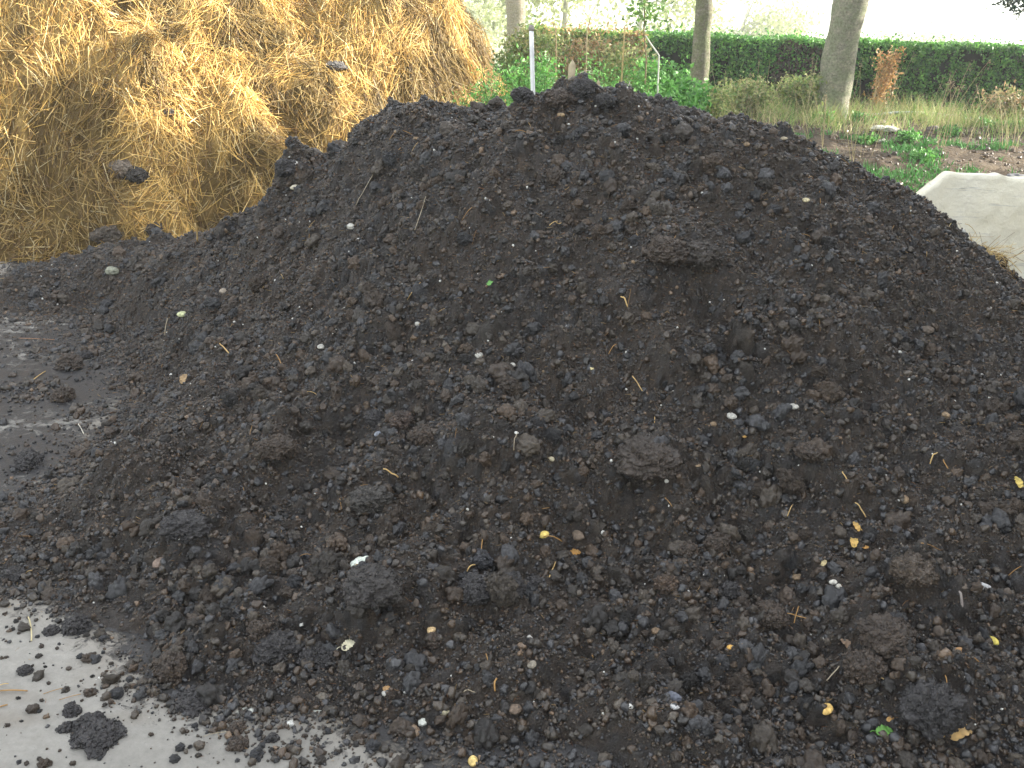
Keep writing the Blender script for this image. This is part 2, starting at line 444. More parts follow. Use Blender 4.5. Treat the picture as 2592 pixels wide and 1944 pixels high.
def tps_eval(x, y):
    o = wts[Kn] + wts[Kn + 1] * x + wts[Kn + 2] * y
    for k in range(Kn): o = o + wts[k] * tps((x - cp[k, 0]) ** 2 + (y - cp[k, 1]) ** 2)
    return o

gx = np.arange(-3.7, 4.05, .0075)
gy = [1.45]
while gy[-1] < 6.5: gy.append(gy[-1] + .0052 + max(0, gy[-1] - 2.2) * .0018 + (0.012 if gy[-1] > 4.9 else 0))
gy = np.array(gy)
X, Y = np.meshgrid(gx, gy)
# coarse evaluation of the smooth shape, then bilinear upsampling
cx = np.arange(-3.75, 4.2, .03); cy = np.arange(1.4, 6.65, .03); CX, CY = np.meshgrid(cx, cy)
Hc = tps_eval(CX, CY); Sc = poly_sd(CX, CY, outline)
def bil(G, x, y):
    fx = np.clip((x - cx[0]) / .03, 0, len(cx) - 1.001); fy = np.clip((y - cy[0]) / .03, 0, len(cy) - 1.001)
    i = fx.astype(int); j = fy.astype(int); a = fx - i; b = fy - j
    return G[j, i] * (1 - a) * (1 - b) + G[j, i + 1] * a * (1 - b) + G[j + 1, i] * (1 - a) * b + G[j + 1, i + 1] * a * b
def sdf(x, y):
    o = bil(Sc, x, y)
    for u, v, q, a in ((1400, 1935, .13, .20), (1560, 1950, .09, .1), (2090, 1870, .13, .26), (1040, 1890, .12, .15)):
        p = P(u, v, z=0); o = o - a * np.exp(-((x - p[0]) ** 2 * .5 + (y - p[1]) ** 2 * 1.6) / q ** 2)
    return o
S = sdf(X, Y) + .10 * n2(X, Y, .35, 4, 3, .6)
H = np.maximum(bil(Hc, X, Y), .012)
H = H * sst(0, .30, S) + .02 * sst(0, .05, S) - .05 * sst(.01, -.05, S)
inm = sst(0, .25, S)
H -= .045 * inm * sst(.1, .5, H)
rg = lambda a, b, c: .5 - np.abs(n2(a, b, c, 2, 131))
H += inm * (.060 * n2(X, Y, .55, 3, 21) + .040 * n2(X, Y, .17, 3, 5, .6) + .045 * rg(X + .3 * Y, Y, .30) * sst(-.3, .3, n2(X, Y, .8, 2, 141)) + .016 * n2(X, Y, .07, 2, 151))

def hits(u, v, G):
    d = ray(u, v); t = np.linspace(1.5, 9, 3000) / d[1]; p = CAM + d[None] * t[:, None]
    g = np.array(G(p[:, 0], p[:, 1])); b = np.where(p[:, 2] < np.maximum(g, 0))[0]
    if len(b) and (p[b[0], 1] < 5.9 or G is not Hsamp): return p[b[0]]
    m = (p[:, 1] > 3.6) & (p[:, 1] < 4.9); q = p[m][np.argmin(p[m, 2] - g[m])]      # just above the crest
    return q
def Hsamp(x, y):
    x = np.asarray(x, float); y = np.asarray(y, float)
    i = np.clip(((x - gx[0]) / .0075).astype(int), 0, len(gx) - 2); j = np.clip(np.searchsorted(gy, y) - 1, 0, len(gy) - 2)
    a = np.clip((x - gx[i]) / .0075, 0, 1); b = np.clip((y - gy[j]) / (gy[j + 1] - gy[j]), 0, 1)
    h = (H[j, i] * (1 - a) + H[j, i + 1] * a) * (1 - b) + (H[j + 1, i] * (1 - a) + H[j + 1, i + 1] * a) * b
    return np.where((x < gx[0]) | (x > gx[-1]) | (y < gy[0]) | (y > gy[-1]), -1, h)

# broad bulges and hollows that the photograph shows on the slope: u, v, radius, height
for u, v, r, a in [(1746, 640, .17, .10), (1790, 720, .13, -.07), (1640, 1180, .16, .10), (1560, 1010, .22, -.06), (940, 1270, .15, .08), (703, 1140, .13, .08), (790, 1190, .1, -.05),
                   (300, 1210, .22, .09), (469, 1336, .13, .07), (2355, 1800, .12, .09), (2200, 1640, .16, .07), (1500, 1420, .2, -.05), (1040, 1500, .16, .07), (1990, 1420, .18, -.04),
                   (1325, 228, .07, .05), (1476, 212, .12, .055), (1420, 230, .1, .04), (1600, 262, .08, .05), (1010, 250, .08, .03), (735, 425, .12, .12), (1380, 300, .08, -.04), (1100, 620, .25, .05), (1330, 800, .22, -.05), (2100, 900, .25, .05), (2308, 1470, .10, .07), (1250, 1120, .15, .05), (1120, 760, .2, -.03)]:
    p = hits(u, v, Hsamp); dd = ((X - p[0]) ** 2 + (Y - p[1]) ** 2) / r ** 2
    H += a * np.exp(-dd * 1.2) * (1 + .35 * n2(X, Y, .08, 2, 71))

CD = np.array([[.043, .031, .022], [.031, .026, .021], [.026, .027, .030], [.052, .036, .024], [.050, .041, .032], [.015, .0135, .0125], [.036, .037, .041]])
def soil_cols(n, light=.03):
    c = CD[rng.integers(0, len(CD), n)] * np.array([1.02, 1.0, .97]) * rng.uniform(.75, 1.45, (n, 1))
    t = rng.uniform(size=n) < light * .4
    c[t] = np.array([.13, .088, .055]) * rng.uniform(.5, 1.3, (t.sum(), 1))
    return c
D = np.full_like(H, -.006)
base_n = n2(X, Y, .12, 3, 44)
Colr = CD[0][None, None] * (1 + .35 * base_n[..., None]) * np.array([1, 1, 1])
warm = sst(-.2, .6, n2(X, Y, .5, 2, 91))[..., None]
Colr = Colr * (1 - warm * .35) + np.array([.026, .026, .029]) * warm * .35

# clods bedded in the slope
nb = 26000
bx = rng.uniform(-3.4, 3.6, nb * 2); by = 1.8 + 3.2 * rng.uniform(size=nb * 2) ** 1.15
lump = n2(bx, by, .4, 2, 61); keep = (bil(Sc, bx, by) > .03); bx, by, lump = bx[keep][:nb], by[keep][:nb], lump[keep][:nb]
br = .0078 * (rng.uniform(size=len(bx)) ** -.50)
br = np.clip(br * (1 + .5 * np.clip(lump, -.8, 1)) * np.where(by < 3, 1.12, .9), .007, .03)
nm = 500; mx_ = rng.uniform(-3.0, 3.5, nm); my_ = 1.85 + 3.0 * rng.uniform(size=nm) ** 1.1; ml = n2(mx_, my_, .45, 2, 161)
k = (bil(Sc, mx_, my_) > .05) & (rng.uniform(size=nm) < .12 + .88 * sst(-.25, .45, ml)); mx_, my_ = mx_[k], my_[k]
mr = np.clip(.015 * rng.uniform(size=len(mx_)) ** -.38, .019, .060); bx, by, br = np.r_[mx_, bx], np.r_[my_, by], np.r_[mr, br]
order = np.r_[np.argsort(-mr), len(mr) + np.argsort(-br[len(mr):])]; NM = len(mr)
bc = soil_cols(len(bx), .02)
for k in order:
    r = br[k]; x0, y0 = bx[k], by[k]
    i0, i1 = np.searchsorted(gx, [x0 - r * 1.4, x0 + r * 1.4]); j0, j1 = np.searchsorted(gy, [y0 - r * 1.4, y0 + r * 1.4])
    if i1 - i0 < 2 or j1 - j0 < 2: continue
    a = rng.uniform(0, 3.14); e = rng.uniform(.65, 1.0); xx = X[j0:j1, i0:i1] - x0; yy = Y[j0:j1, i0:i1] - y0
    p_ = (xx * math.cos(a) + yy * math.sin(a)) / r; q_ = (-xx * math.sin(a) + yy * math.cos(a)) / (r * e)
    d = p_ * p_ + q_ * q_ + .25 * np.sin(p_ * 4 + k) * np.cos(q_ * 3.3 + k * 1.7)
    hb = (r * (1.05 * np.sqrt(np.clip(1 - d, 0, 1)) - .30)) if k < NM else (D[(j0 + j1) // 2, (i0 + i1) // 2] + r * (.8 * np.sqrt(np.clip(1 - d, 0, 1)) - .42))
    sub = D[j0:j1, i0:i1]; m = (d < 1) & (hb > sub)
    sub[m] = hb[m]; Colr[j0:j1, i0:i1][m] = bc[k] if k < NM else .5 * bc[k] + .5 * Colr[j0:j1, i0:i1][m]
D += .0070 * n2(X, Y, .030, 3, 77, .7) + .004 * n2(X, Y, .012, 2, 78)
D *= sst(-.03, .06, S)
g1 = np.gradient(H, gx, axis=1); g0 = np.gradient(H, gy, axis=0)
for _ in range(3):
    g1[1:-1, 1:-1] = (g1[:-2, 1:-1] + g1[2:, 1:-1] + g1[1:-1, :-2] + g1[1:-1, 2:]) / 4; g0[1:-1, 1:-1] = (g0[:-2, 1:-1] + g0[2:, 1:-1] + g0[1:-1, :-2] + g0[1:-1, 2:]) / 4
g1, g0 = np.clip(g1, -1.5, 1.5), np.clip(g0, -1.5, 1.5); nz = 1 / np.sqrt(1 + g1 ** 2 + g0 ** 2)
H0 = H; PV = np.stack([X - g1 * nz * D, Y - g0 * nz * D, H0 + nz * D], -1); H = H0 + D / nz

V = PV.reshape(-1, 3)
far = (S < -.10).reshape(-1)
F = grid_faces(len(gx), len(gy)); F = F[~far[F].all(1)]
pile = mesh_np('compost_pile', V, F, Colr.reshape(-1, 3), M_COMP)
tag(pile, 'big dark heap of crumbly compost spread on the concrete yard', 'compost pile')

def on_pile(x, y): return np.maximum(Hsamp(x, y), 0)
def hit(u, v): return hits(u, v, Hsamp)

# ------------------------------------------------------------------ crumbs: uncountable
rk1 = [rock(1, s, .6) for s in range(16)]; rk0 = [rock(0, s + 40, .5) for s in range(14)]
def crumb_points(n, ymin, ymax, pw=1.3):
    ymin = 1.62
    x = rng.uniform(-3.5, 3.6, n); y = ymin + (ymax - ymin) * rng.uniform(size=n) ** pw
    s = sdf(x, y) + .12 * n2(x, y, .3, 3, 3)
    k = rng.uniform(size=n) < np.where(s > 0, 1, np.exp(s / .08) * .65)
    return x[k], y[k]
# rounded crumbly clods of middle size lying in drifts, too many to count
FREE = np.array([hit(u, v)[:2] for u, v in [(2008, 1030), (1851, 1055), (1297, 925), (1213, 900), (812, 879), (890, 575), (742, 414), (748, 476), (1233, 341), (1005, 334), (1053, 352), (2041, 508), (2344, 838), (2390, 1052), (404, 1427), (1462, 1357), (2018, 1462), (2491, 1487), (1705, 1765), (1706, 1790), (1122, 1803), (1070, 1828), (975, 1757), (980, 1745), (815, 1765), (2288, 1265), (1303, 1797), (1345, 1684), (2437, 1485), (1307, 1096), (1396, 1163), (1495, 934), (1326, 932), (565, 738), (2300, 1050), (285, 688), (1805, 1075), (958, 1100), (1890, 367), (1984, 352), (1420, 292), (1090, 1632), (1660, 1598), (1340, 1615), (1765, 1180), (914, 1425), (1377, 1355), (2092, 1797), (2513, 1623), (1197, 1928), (463, 797), (1092, 1596), (1849, 1639), (2428, 1648), (2110, 1475), (2121, 1484), (2255, 1822), (914, 1425), (1885, 1105), (884, 1640), (2160, 1378), (2166, 1340), (2192, 1392), (2430, 1868), (2140, 1640), (2575, 1228), (2237, 1862), (1241, 722), (1455, 1408), (2085, 1432), (466, 966), (1405, 578), (989, 1208), (1579, 772), (2176, 1300), (2213, 1708), (2106, 1717), (2423, 1530), (1957, 1555), (2002, 1567), (2014, 1567), (1255, 1746), (1187, 1764), (1397, 1452), (1195, 1448), (1220, 1406), (1398, 1374), (1612, 981), (497, 595), (568, 890), (421, 835), (2361, 1171), (2136, 1213), (2391, 1185), (925, 485), (1065, 545), (1550, 892), (1305, 1127), (2355, 1395), (706, 917), (2391, 1745)]])
def free(x, y, m):
    x = np.atleast_1d(x); y = np.atleast_1d(y); d = ((x[:, None] - FREE[None, :, 0]) ** 2 + (y[:, None] - FREE[None, :, 1]) ** 2).min(1); return d > m ** 2
def drifts(n0, n1, lo, hi, vs, thr, name, lab, seed):
    x, y = crumb_points(n0, 1.75, 5.7, 1.25); k = rng.uniform(size=len(x)) < thr + (1 - thr) * sst(-.25, .45, n2(x, y, .42, 3, seed)); k &= free(x, y, .012 + 1.15 * lo); x, y = x[k][:n1], y[k][:n1]
    sc = np.clip(lo * rng.uniform(size=len(x)) ** -.34, lo, hi)
    tag(scatter(name, np.stack([x, y, on_pile(x, y) + sc * .22], -1), sc, soil_cols(len(x), 0), vs, M_CLOD), lab, 'clods', kind='stuff')
drifts(9000, 1700, .018, .038, [rock(3, 700 + s_, .25, (1, rng.uniform(.7, 1), rng.uniform(.6, .85)), .06, 60) for s_ in range(12)], .12, 'crumbly_clods', 'drifts of walnut-sized crumbly clods over the heap', 161)
drifts(26000, 9000, .0085, .019, [rock(2, 740 + s_, .35, (1, rng.uniform(.7, 1), rng.uniform(.6, .9)), .06, 26) for s_ in range(14)], .30, 'small_clods', 'small rounded crumbly clods packed all over the heap', 162)
x, y = crumb_points(110000, 1.7, 6.2, 1.3); sc = .0030 * rng.uniform(size=len(x)) ** -.36; sc = np.clip(sc, .0025, .011)
pos = np.stack([x, y, on_pile(x, y) + sc * .5], -1)
c = soil_cols(len(x), .045); wmask = rng.uniform(size=len(x)) < .0015; c[wmask] = (.5, .5, .47)
tag(scatter('compost_crumbs', pos, sc, c, rk1, M_CRUMB, smooth=False), 'dark loose crumbs covering the heap and its fringe on the concrete', 'crumbs', kind='stuff')
n = 20000; x = rng.uniform(-3.3, -1.1, n); y = rng.uniform(2.9, 5.6, n); k = (sdf(x, y) < .03) & (rng.uniform(size=n) < .12 + .88 * sst(.0, .5, n2(x, y, .22, 3, 90))); x, y = x[k], y[k]
sc = np.clip(.0035 * rng.uniform(size=len(x)) ** -.42, .003, .018); scatter_f = scatter('film_crumbs', np.stack([x, y, sc * .3], -1), sc, soil_cols(len(x), .03), rk1, M_CRUMB, smooth=False)
tag(scatter_f, 'dark crumbs and smears strewn over the wet muddy film at left', 'crumbs', kind='stuff')
n = 9000; x = rng.uniform(-.8, 1.6, n); y = rng.uniform(1.55, 2.02, n); k = rng.uniform(size=n) < .2 + .8 * sst(-.2, .4, n2(x, y, .10, 3, 93)); x, y = x[k], y[k]
k = x * .5 + y > 1.55; x, y = x[k], y[k]; sc = np.clip(.0025 * rng.uniform(size=len(x)) ** -.42, .002, .013)
tag(scatter('fringe_crumbs', np.stack([x, y, on_pile(x, y) + sc * .3], -1), sc, soil_cols(len(x), .06), rk1, M_CRUMB, smooth=False), 'dark crumbs trodden thin over the concrete in front of the heap', 'crumbs', kind='stuff')
x, y = crumb_points(300000, 1.7, 6.2, 1.2); sc = rng.uniform(.0016, .0042, len(x)) * np.clip(y / 2.6, .8, 1.5)
pos = np.stack([x, y, on_pile(x, y) + sc * .4], -1); c = soil_cols(len(x), .05); wmask = rng.uniform(size=len(x)) < .004; c[wmask] = (.55, .55, .52)
tag(scatter('compost_grit', pos, sc, c, rk0, M_CRUMB, smooth=False), 'fine dark grit with pale specks strewn over the heap', 'grit', kind='stuff')

n = 26000; x, y = crumb_points(n, 1.75, 5.2, 1.1); n = len(x); a = rng.uniform(0, 6.28, n); d1 = np.stack([np.cos(a), np.sin(a), rng.normal(size=n) * .25], -1)
V, F, idx = strands(np.stack([x, y, on_pile(x, y) + .004], -1), d1, d1 + rng.normal(size=(n, 3)) * .5, rng.uniform(.005, .018, n) * np.clip(y / 2.5, 1, 1.8), rng.uniform(.0003, .0008, n) * np.clip(y / 2.5, 1, 1.8), 2, 3)
fc = np.array([[.22, .10, .04], [.30, .17, .07], [.13, .06, .03], [.40, .27, .12]])[rng.integers(0, 4, n)]
tag(mesh_np('compost_fibres', V, F, fc[idx], M_STRAW, smooth=False), 'tiny rusty fibres mixed all through the compost', 'fibres', kind='stuff')
# ------------------------------------------------------------------ the yard and the ground
sx = np.arange(-9, 9.01, .05); sy = np.arange(-3, 7.6, .05); SX, SY = np.meshgrid(sx, sy)
sd_ = poly_sd(SX, SY, outline)
mud = .85 * np.exp(np.minimum(sd_, 0) / .10)
for u, v, r, a in [(120, 1000, .55, .75), (60, 1150, .35, .55), (200, 870, .35, .75), (-200, 950, .7, .6), (420, 1640, .2, .55), (1400, 1900, .25, .6), (1750, 1930, .3, .5), (2400, 1930, .5, .7), (1050, 1900, .15, .3), (380, 1690, .16, .4)]:
    p = P(u, v, z=0); mud = np.maximum(mud, a * np.exp(-((SX - p[0]) ** 2 + (SY - p[1]) ** 2) / r ** 2))
mud = np.clip(mud, 0, 1)
stn = np.clip(.8 * np.exp(np.minimum(sd_, 0) / .25), 0, 1)
p = P(300, 1800, z=0); stn = np.maximum(stn, .55 * np.exp(-((SX - p[0]) ** 2 * 6 + (SY - p[1]) ** 2 * 60)))
wht = np.zeros_like(SX)
for u, v, ru, rv in [(800, 1790, .085, .028), (570, 1735, .04, .03), (620, 1790, .03, .02), (925, 1808, .03, .012)]:
    p = P(u, v, z=0); wht = np.maximum(wht, .95 * np.exp(-(((SX - p[0]) / ru) ** 2 + ((SY - p[1]) / rv) ** 2)))
# finer sheet near the camera so that these marks keep their shape
def yard_sheet():
    X1 = np.concatenate([np.arange(-9, -2.4, .1), np.arange(-2.4, 2.4, .015), np.arange(2.4, 9.01, .1)]); Y1 = np.concatenate([np.arange(-3, 1.4, .1), np.arange(1.4, 4.0, .015), np.arange(4.0, 7.6, .05)])
    A, B = np.meshgrid(X1, Y1); s_ = poly_sd(A, B, outline)
    md = .74 * np.exp(np.minimum(s_, 0) / .11); mdd = np.zeros_like(A)
    for u, v, r, a in [(120, 980, .6, .9), (60, 1150, .4, .88), (-60, 1260, .3, .8), (170, 1230, .2, .8), (200, 850, .5, .85), (-200, 900, .9, .75), (420, 1640, .16, .5), (1750, 1930, .3, .4), (2400, 1930, .5, .62), (380, 1690, .12, .35)]:
        p = P(u, v, z=0); mdd = np.maximum(mdd, a * np.exp(-((A - p[0]) ** 2 + (B - p[1]) ** 2) / r ** 2))
    md = np.clip(np.maximum(md, mdd), 0, 1); stn = np.clip(.7 * np.exp(np.minimum(s_, 0) / .2), 0, 1)
    for u, v in [(330, 1815), (20, 1760), (20, 1820)]:
        p = P(u, v, z=0); stn = np.maximum(stn, .5 * np.exp(-((A - p[0]) ** 2 * 40 + (B - p[1]) ** 2 * 400)))
    wh = np.zeros_like(A)
    for u, v, ru, rv in [(800, 1790, .075, .030), (570, 1735, .04, .03), (620, 1800, .03, .02), (925, 1808, .03, .012), (60, 1420, .05, .02)]:
        p = P(u, v, z=0); wh = np.maximum(wh, .9 * np.exp(-(((A - p[0]) / ru) ** 2 + ((B - p[1]) / rv) ** 2)))
    Z = .0015 * n2(A, B, .3, 2, 8)
    o = mesh_np('concrete_yard', np.stack([A, B, Z], -1).reshape(-1, 3), grid_faces(len(X1), len(Y1)), np.stack([md, stn, wh], -1).reshape(-1, 3), M_CONC)
    tag(o, 'pale grey concrete yard stained dark beside the heap', kind='structure')
yard_sheet()

def bank_z(x, y):
    x = np.asarray(x, float); y = np.asarray(y, float)
    return -.03 + .55 * sst(6.6, 12.0, y) * sst(-.5, 1.5, x + (y - 7) * .15)
bxs = np.arange(-1, 11, .05); bys = np.arange(6.6, 17, .05); BX, BY = np.meshgrid(bxs, bys)
BZ = bank_z(BX, BY) + sst(7, 8, BY) * (.035 * n2(BX, BY, .6, 4, 12, .6) + .02 * n2(BX, BY, .12, 3, 18))
cc = 1 + .3 * n2(BX, BY, 1.0, 3, 55)
def bank_s(x, y):
    i = np.clip(((np.asarray(x) + 1) / .05).astype(int), 0, len(bxs) - 1); j = np.clip(((np.asarray(y) - 6.6) / .05).astype(int), 0, len(bys) - 1)
    return np.where((np.asarray(x) < -1) | (np.asarray(y) < 6.6), 0, BZ[j, i])
bank = mesh_np('earth_bank', np.stack([BX, BY, BZ], -1).reshape(-1, 3), grid_faces(len(bxs), len(bys)), np.stack([cc, cc, cc], -1).reshape(-1, 3), M_SOIL)
tag(bank, 'low bank of bare brown earth behind the heap', kind='structure')
ss = lambda a, b, n: np.sinh(np.linspace(math.asinh(a), math.asinh(b), n))
tx = ss(-900, 900, 240); ty = ss(-200, 900, 240) ; TX, TY = np.meshgrid(tx, ty)
TZ = -.045 - 2.5 * sst(20, 90, TY) + .25 * n2(TX, TY, 25, 3, 4) * sst(25, 60, TY)
g = mesh_np('ground', np.stack([TX, TY, TZ], -1).reshape(-1, 3), grid_faces(240, 240), None, mat_far('field_grass', (.10, .12, .04), (.22, .22, .09), .3)); tag(g, kind='structure')
hx = np.linspace(-800, 800, 260); hy = np.linspace(260, 700, 60); HX, HY = np.meshgrid(hx, hy)
HZ = -3 + (19 + 6 * n2(HX, HY, 220, 3, 31)) * sst(260, 480, HY)
g = mesh_np('hill', np.stack([HX, HY, HZ], -1).reshape(-1, 3), grid_faces(260, 60), None, mat_far('hill_grass', (.06, .09, .03), (.16, .17, .07), .03)); tag(g, kind='structure')
# wood on the hill
nw = 1500; wx = rng.uniform(-500, 600, nw); wy = rng.uniform(290, 480, nw); k = n2(wx, wy, 90, 2, 6) > -.1; wx, wy = wx[k], wy[k]
wz = -3 + (19 + 6 * n2(wx, wy, 220, 3, 31)) * sst(260, 480, wy); ws = rng.uniform(2.5, 5, len(wx))
tag(scatter('hill_wood', np.stack([wx, wy, wz + 2], -1), ws, np.array([.05, .08, .03]) * rng.uniform(.7, 1.6, (len(wx), 1)), [rock(2, s, .4) for s in range(6)], mat_attr('wood_foliage', .9, .1, .5, (.6, 1.3))), 'distant woodland fading in haze on the hill', 'woodland', kind='stuff')

# ------------------------------------------------------------------ straw heap
heap_out = [(-9, 5.2), (-5, 5.7), (-3.2, 6.05), (-2.2, 6.35), (-1.5, 6.8), (-.7, 7.4), (.05, 8.1), (.3, 9.2), (.15, 10.5), (-1, 13), (-5, 14.5), (-10, 14)]
qx = np.arange(-9.2, .6, .04); qy = np.arange(5.0, 14.8, .04); QX, QY = np.meshgrid(qx, qy)
QS = poly_sd(QX, QY, heap_out) + .16 * n2(QX, QY, .9, 3, 13) + .05 * n2(QX, QY, .2, 2, 14)
prof_d = [-1, -.1, 0, .15, .4, .8, 1.3, 2.0, 3.0, 5.0]; prof_h = [-.1, -.05, .02, .22, .62, 1.12, 1.62, 2.15, 2.75, 3.3]
QH = np.interp(QS * (1 + .55 * sst(-2.4, -.8, QX)), prof_d, prof_h); QH = QH + sst(0, .6, QS) * (.15 * n2(QX, QY, .8, 3, 23) + .08 * n2(QX, QY, .22, 3, 29) + .025 * n2(QX, QY, .07, 2, 30))
QG = np.gradient(QH, .04)
dirt = sst(.16, .5, n2(QX, QY, .42, 4, 65, .65) + .30 * sst(.9, .2, QS) + .38 * sst(-2.3, -3.5, QX) * sst(8, 6.5, QY))
tn = 1 - .6 * dirt
def qsamp(G, x, y):
    i = np.clip(((x - qx[0]) / .04).astype(int), 0, len(qx) - 1); j = np.clip(((y - qy[0]) / .04).astype(int), 0, len(qy) - 1); return G[j, i]
heap = mesh_np('straw_heap', np.stack([QX, QY, QH], -1).reshape(-1, 3), grid_faces(len(qx), len(qy)), np.stack([tn, tn, tn], -1).reshape(-1, 3), M_CORE)
tag(heap, 'tall heap of golden straw bedding behind the dark compost', 'straw heap')
n = 150000
x = rng.uniform(-5.4, .3, n); y = rng.uniform(5.4, 10.5, n); s = qsamp(QS, x, y)
k = (s > -.12) & ((y < 9.0) | (rng.uniform(size=n) < .5)); x, y, s = x[k], y[k], s[k]
gyy, gxx = qsamp(QG[0], x, y), qsamp(QG[1], x, y); z = qsamp(QH, x, y)
ww = np.sqrt(1 + gxx ** 2 + gyy ** 2); k = rng.uniform(size=len(x)) < ww / 2.6; x, y, z, gxx, gyy, ww, s = [a[k] for a in (x, y, z, gxx, gyy, ww, s)]
n = len(x); nrm = np.stack([-gxx, -gyy, np.ones(n)], -1) / ww[:, None]
dn = np.stack([-gxx, -gyy, -(gxx ** 2 + gyy ** 2)], -1); dn /= np.linalg.norm(dn, axis=1)[:, None] + 1e-6
sdv = np.cross(nrm, dn)
flow = 1.3 * vn(np.stack([x / .28, y / .28, z / .28], -1), 3) + rng.normal(size=n) * .26
rand_ = rng.uniform(size=n) < (.30 + .35 * sst(1.5, .4, z)); flow = np.where(rand_, rng.uniform(0, 6.28, n), flow)
d1 = dn * np.cos(flow)[:, None] + sdv * np.sin(flow)[:, None] + nrm * rng.normal(.06, .12, n)[:, None]
d2 = d1 + rng.normal(size=(n, 3)) * .28 - nrm * .12
L = rng.uniform(.06, .36, n) * rng.uniform(.5, 1.15, n); wd = rng.uniform(.0013, .0036, n)
base = np.array([[.70, .50, .18], [.62, .42, .13], [.80, .63, .30], [.42, .26, .08], [.24, .145, .06], [.88, .76, .46]])
ci = rng.choice(6, n, p=[.27, .25, .14, .18, .12, .04]); c = base[ci] * rng.uniform(1.05, 1.55, (n, 1)) * np.array([1.04, 1.0, .92]) * (1 - .70 * qsamp(dirt, x, y) * rng.uniform(.6, 1, n))[:, None]
V, F, idx = strands(np.stack([x, y, z], -1) + nrm * rng.uniform(.0, .035, n)[:, None] - d1 * (L / 2)[:, None], d1, d2, L, wd, 2, 3)
st = mesh_np('loose_straw', V, F, c[idx], M_STRAW, heap, smooth=False); st['kind'] = 'stuff'

# ------------------------------------------------------------------ clods, stones, seeds
def clod(u, v, r, label=None, flat=.75, name='compost_clod', group=None, col=(.030, .025, .022), lvl=4, sink=.35, seed=None, mat=None, knob=.35, rough=.3, pt=None, cat='clod', asp=1.0, mult=1):
    p = np.array(pt) if pt is not None else hit(u, v); seed = seed or int(u + v * 3)
    big = lvl == 4 and knob > .15; V, F = rock(5 if big and r > .03 else lvl, seed % 997, min(rough, .22) if big and flat > .4 else rough, (asp, 1, flat), .06 if big else knob, (int(80 + r * 3000) if big else 0)); V = V * r * (.92 if big else 1)
    a = (seed * 1.7) % 6.28; ca, sa = math.cos(a), math.sin(a); V = V @ np.array([[ca, sa, 0], [-sa, ca, 0], [0, 0, 1]])
    cv = np.array(col) * (1 + .35 * fbm(V / r * 3 + seed, 3, 5))[:, None]
    if big: V, F, cv = crumbed(V, F, cv, int(np.clip(r * 16000, 150, 1400)), .0016, .0055, seed)
    o = mesh_np(name, V, F, cv, mat or M_CLOD, smooth=not big); o.location = (p[0], p[1], p[2] + r * flat * (1 - sink * 2) * .6)
    return tag(o, label, cat, group)

B_ = (.029, .027, .028); W_ = (.046, .033, .024)
G1 = 'large clods on the compost heap'
for u, v, r, fl, lab, c in [
    (2308, 1455, .062, .7, 'big smooth brown clod low on the right slope of the heap', (.055, .040, .028)),
    (2355, 1800, .078, .8, 'largest blackish clod at the right foot of the heap', B_),
    (2190, 1697, .055, .8, 'round dark clod with a straw across it near the right foot', W_),
    (2250, 1620, .080, .6, 'broad lumpy brown clod just above the round one at right', W_),
    (1816, 1383, .036, .9, 'rounded clod in the cluster right of centre, the tallest one', W_),
    (1742, 1400, .030, .85, 'small wide clod just left of the tallest rounded clod', W_),
    (1640, 1170, .110, .55, 'broad boulder-like swelling clod right of the middle of the slope', (.042, .032, .025)),
    (1690, 640, .085, .6, 'rough clod high on the slope below the crest, left of its twin', W_),
    (1775, 650, .080, .65, 'rough clod high on the slope, right of its twin', (.040, .033, .028)),
    (940, 1270, .075, .6, 'large grey-brown clod on the lower left slope', (.040, .036, .032)),
    (703, 1140, .070, .55, 'long low clod on the left slope with a dark hollow beside it', W_),
    (469, 1340, .075, .6, 'crumbly dark clod near the left foot of the heap', B_),
    (1019, 1068, .042, .7, 'reddish brown clod in a row of three on the left middle slope', (.05, .034, .026)),
    (955, 1062, .044, .7, 'bluish clod at the left end of the row of three', B_),
    (1075, 1105, .050, .6, 'dark clod at the right end of the row of three', W_),
    (1205, 1498, .050, .8, 'blue-black clod left in the dark pair at the lower centre', B_),
    (1290, 1492, .046, .8, 'blue-black clod right in the dark pair at the lower centre', B_),
    (1352, 1484, .030, .8, 'small clod closing the dark pair on its right', B_),
    (940, 1490, .085, .5, 'wide flattened clod under the white lump, lower left', (.034, .030, .028)),
    (700, 1640, .070, .5, 'flaky slab-like clod at the front left foot of the heap', B_),
    (800, 1665, .055, .5, 'ragged thin clod right of the flaky one at the foot', B_),
    (655, 1600, .030, .9, 'round brown clod standing above the flaky slab', W_),
    (1687, 1480, .036, .7, 'squat rust-tinged brown clod below the rounded cluster', (.055, .036, .024)),
    (1098, 1625, .026, .8, 'dark round clod under the orange and white seed', W_),
    (1325, 250, .05, .8, 'knobbly black clod on the crest beside the white pole', B_),
    (1476, 232, .06, .85, 'highest black clod on the crest of the heap', B_),
    (1420, 258, .075, .6, 'wide clod on the crest left below the highest one', W_),
    (1530, 262, .05, .7, 'clod on the crest right below the highest one', B_),
    (725, 432, .055, .75, 'jutting black clod on the upper left edge beside the straw', B_),
    (1845, 1500, .03, .8, 'plain dark clod between the squat brown one and the tan stone', B_),
    (1220, 1420, .034, .8, 'grey-blue clod above the dark pair', (.034, .035, .04)),
    (2050, 1150, .05, .6, 'low clod on the right slope below the whitish pebble', W_),
    (1950, 1560, .05, .6, 'flat clod in the hollow of the lower right slope', W_)]:
    clod(u, v, r, lab, fl, group=G1, col=c)
clod(176, 930, .062, 'knobbly dark clod on the wet film, the upper of two', .75, col=W_, group='clods on the muddy concrete')
clod(215, 905, .035, 'pointed dark lump leaning on the upper clod on the wet film', .8, col=B_, group='clods on the muddy concrete')
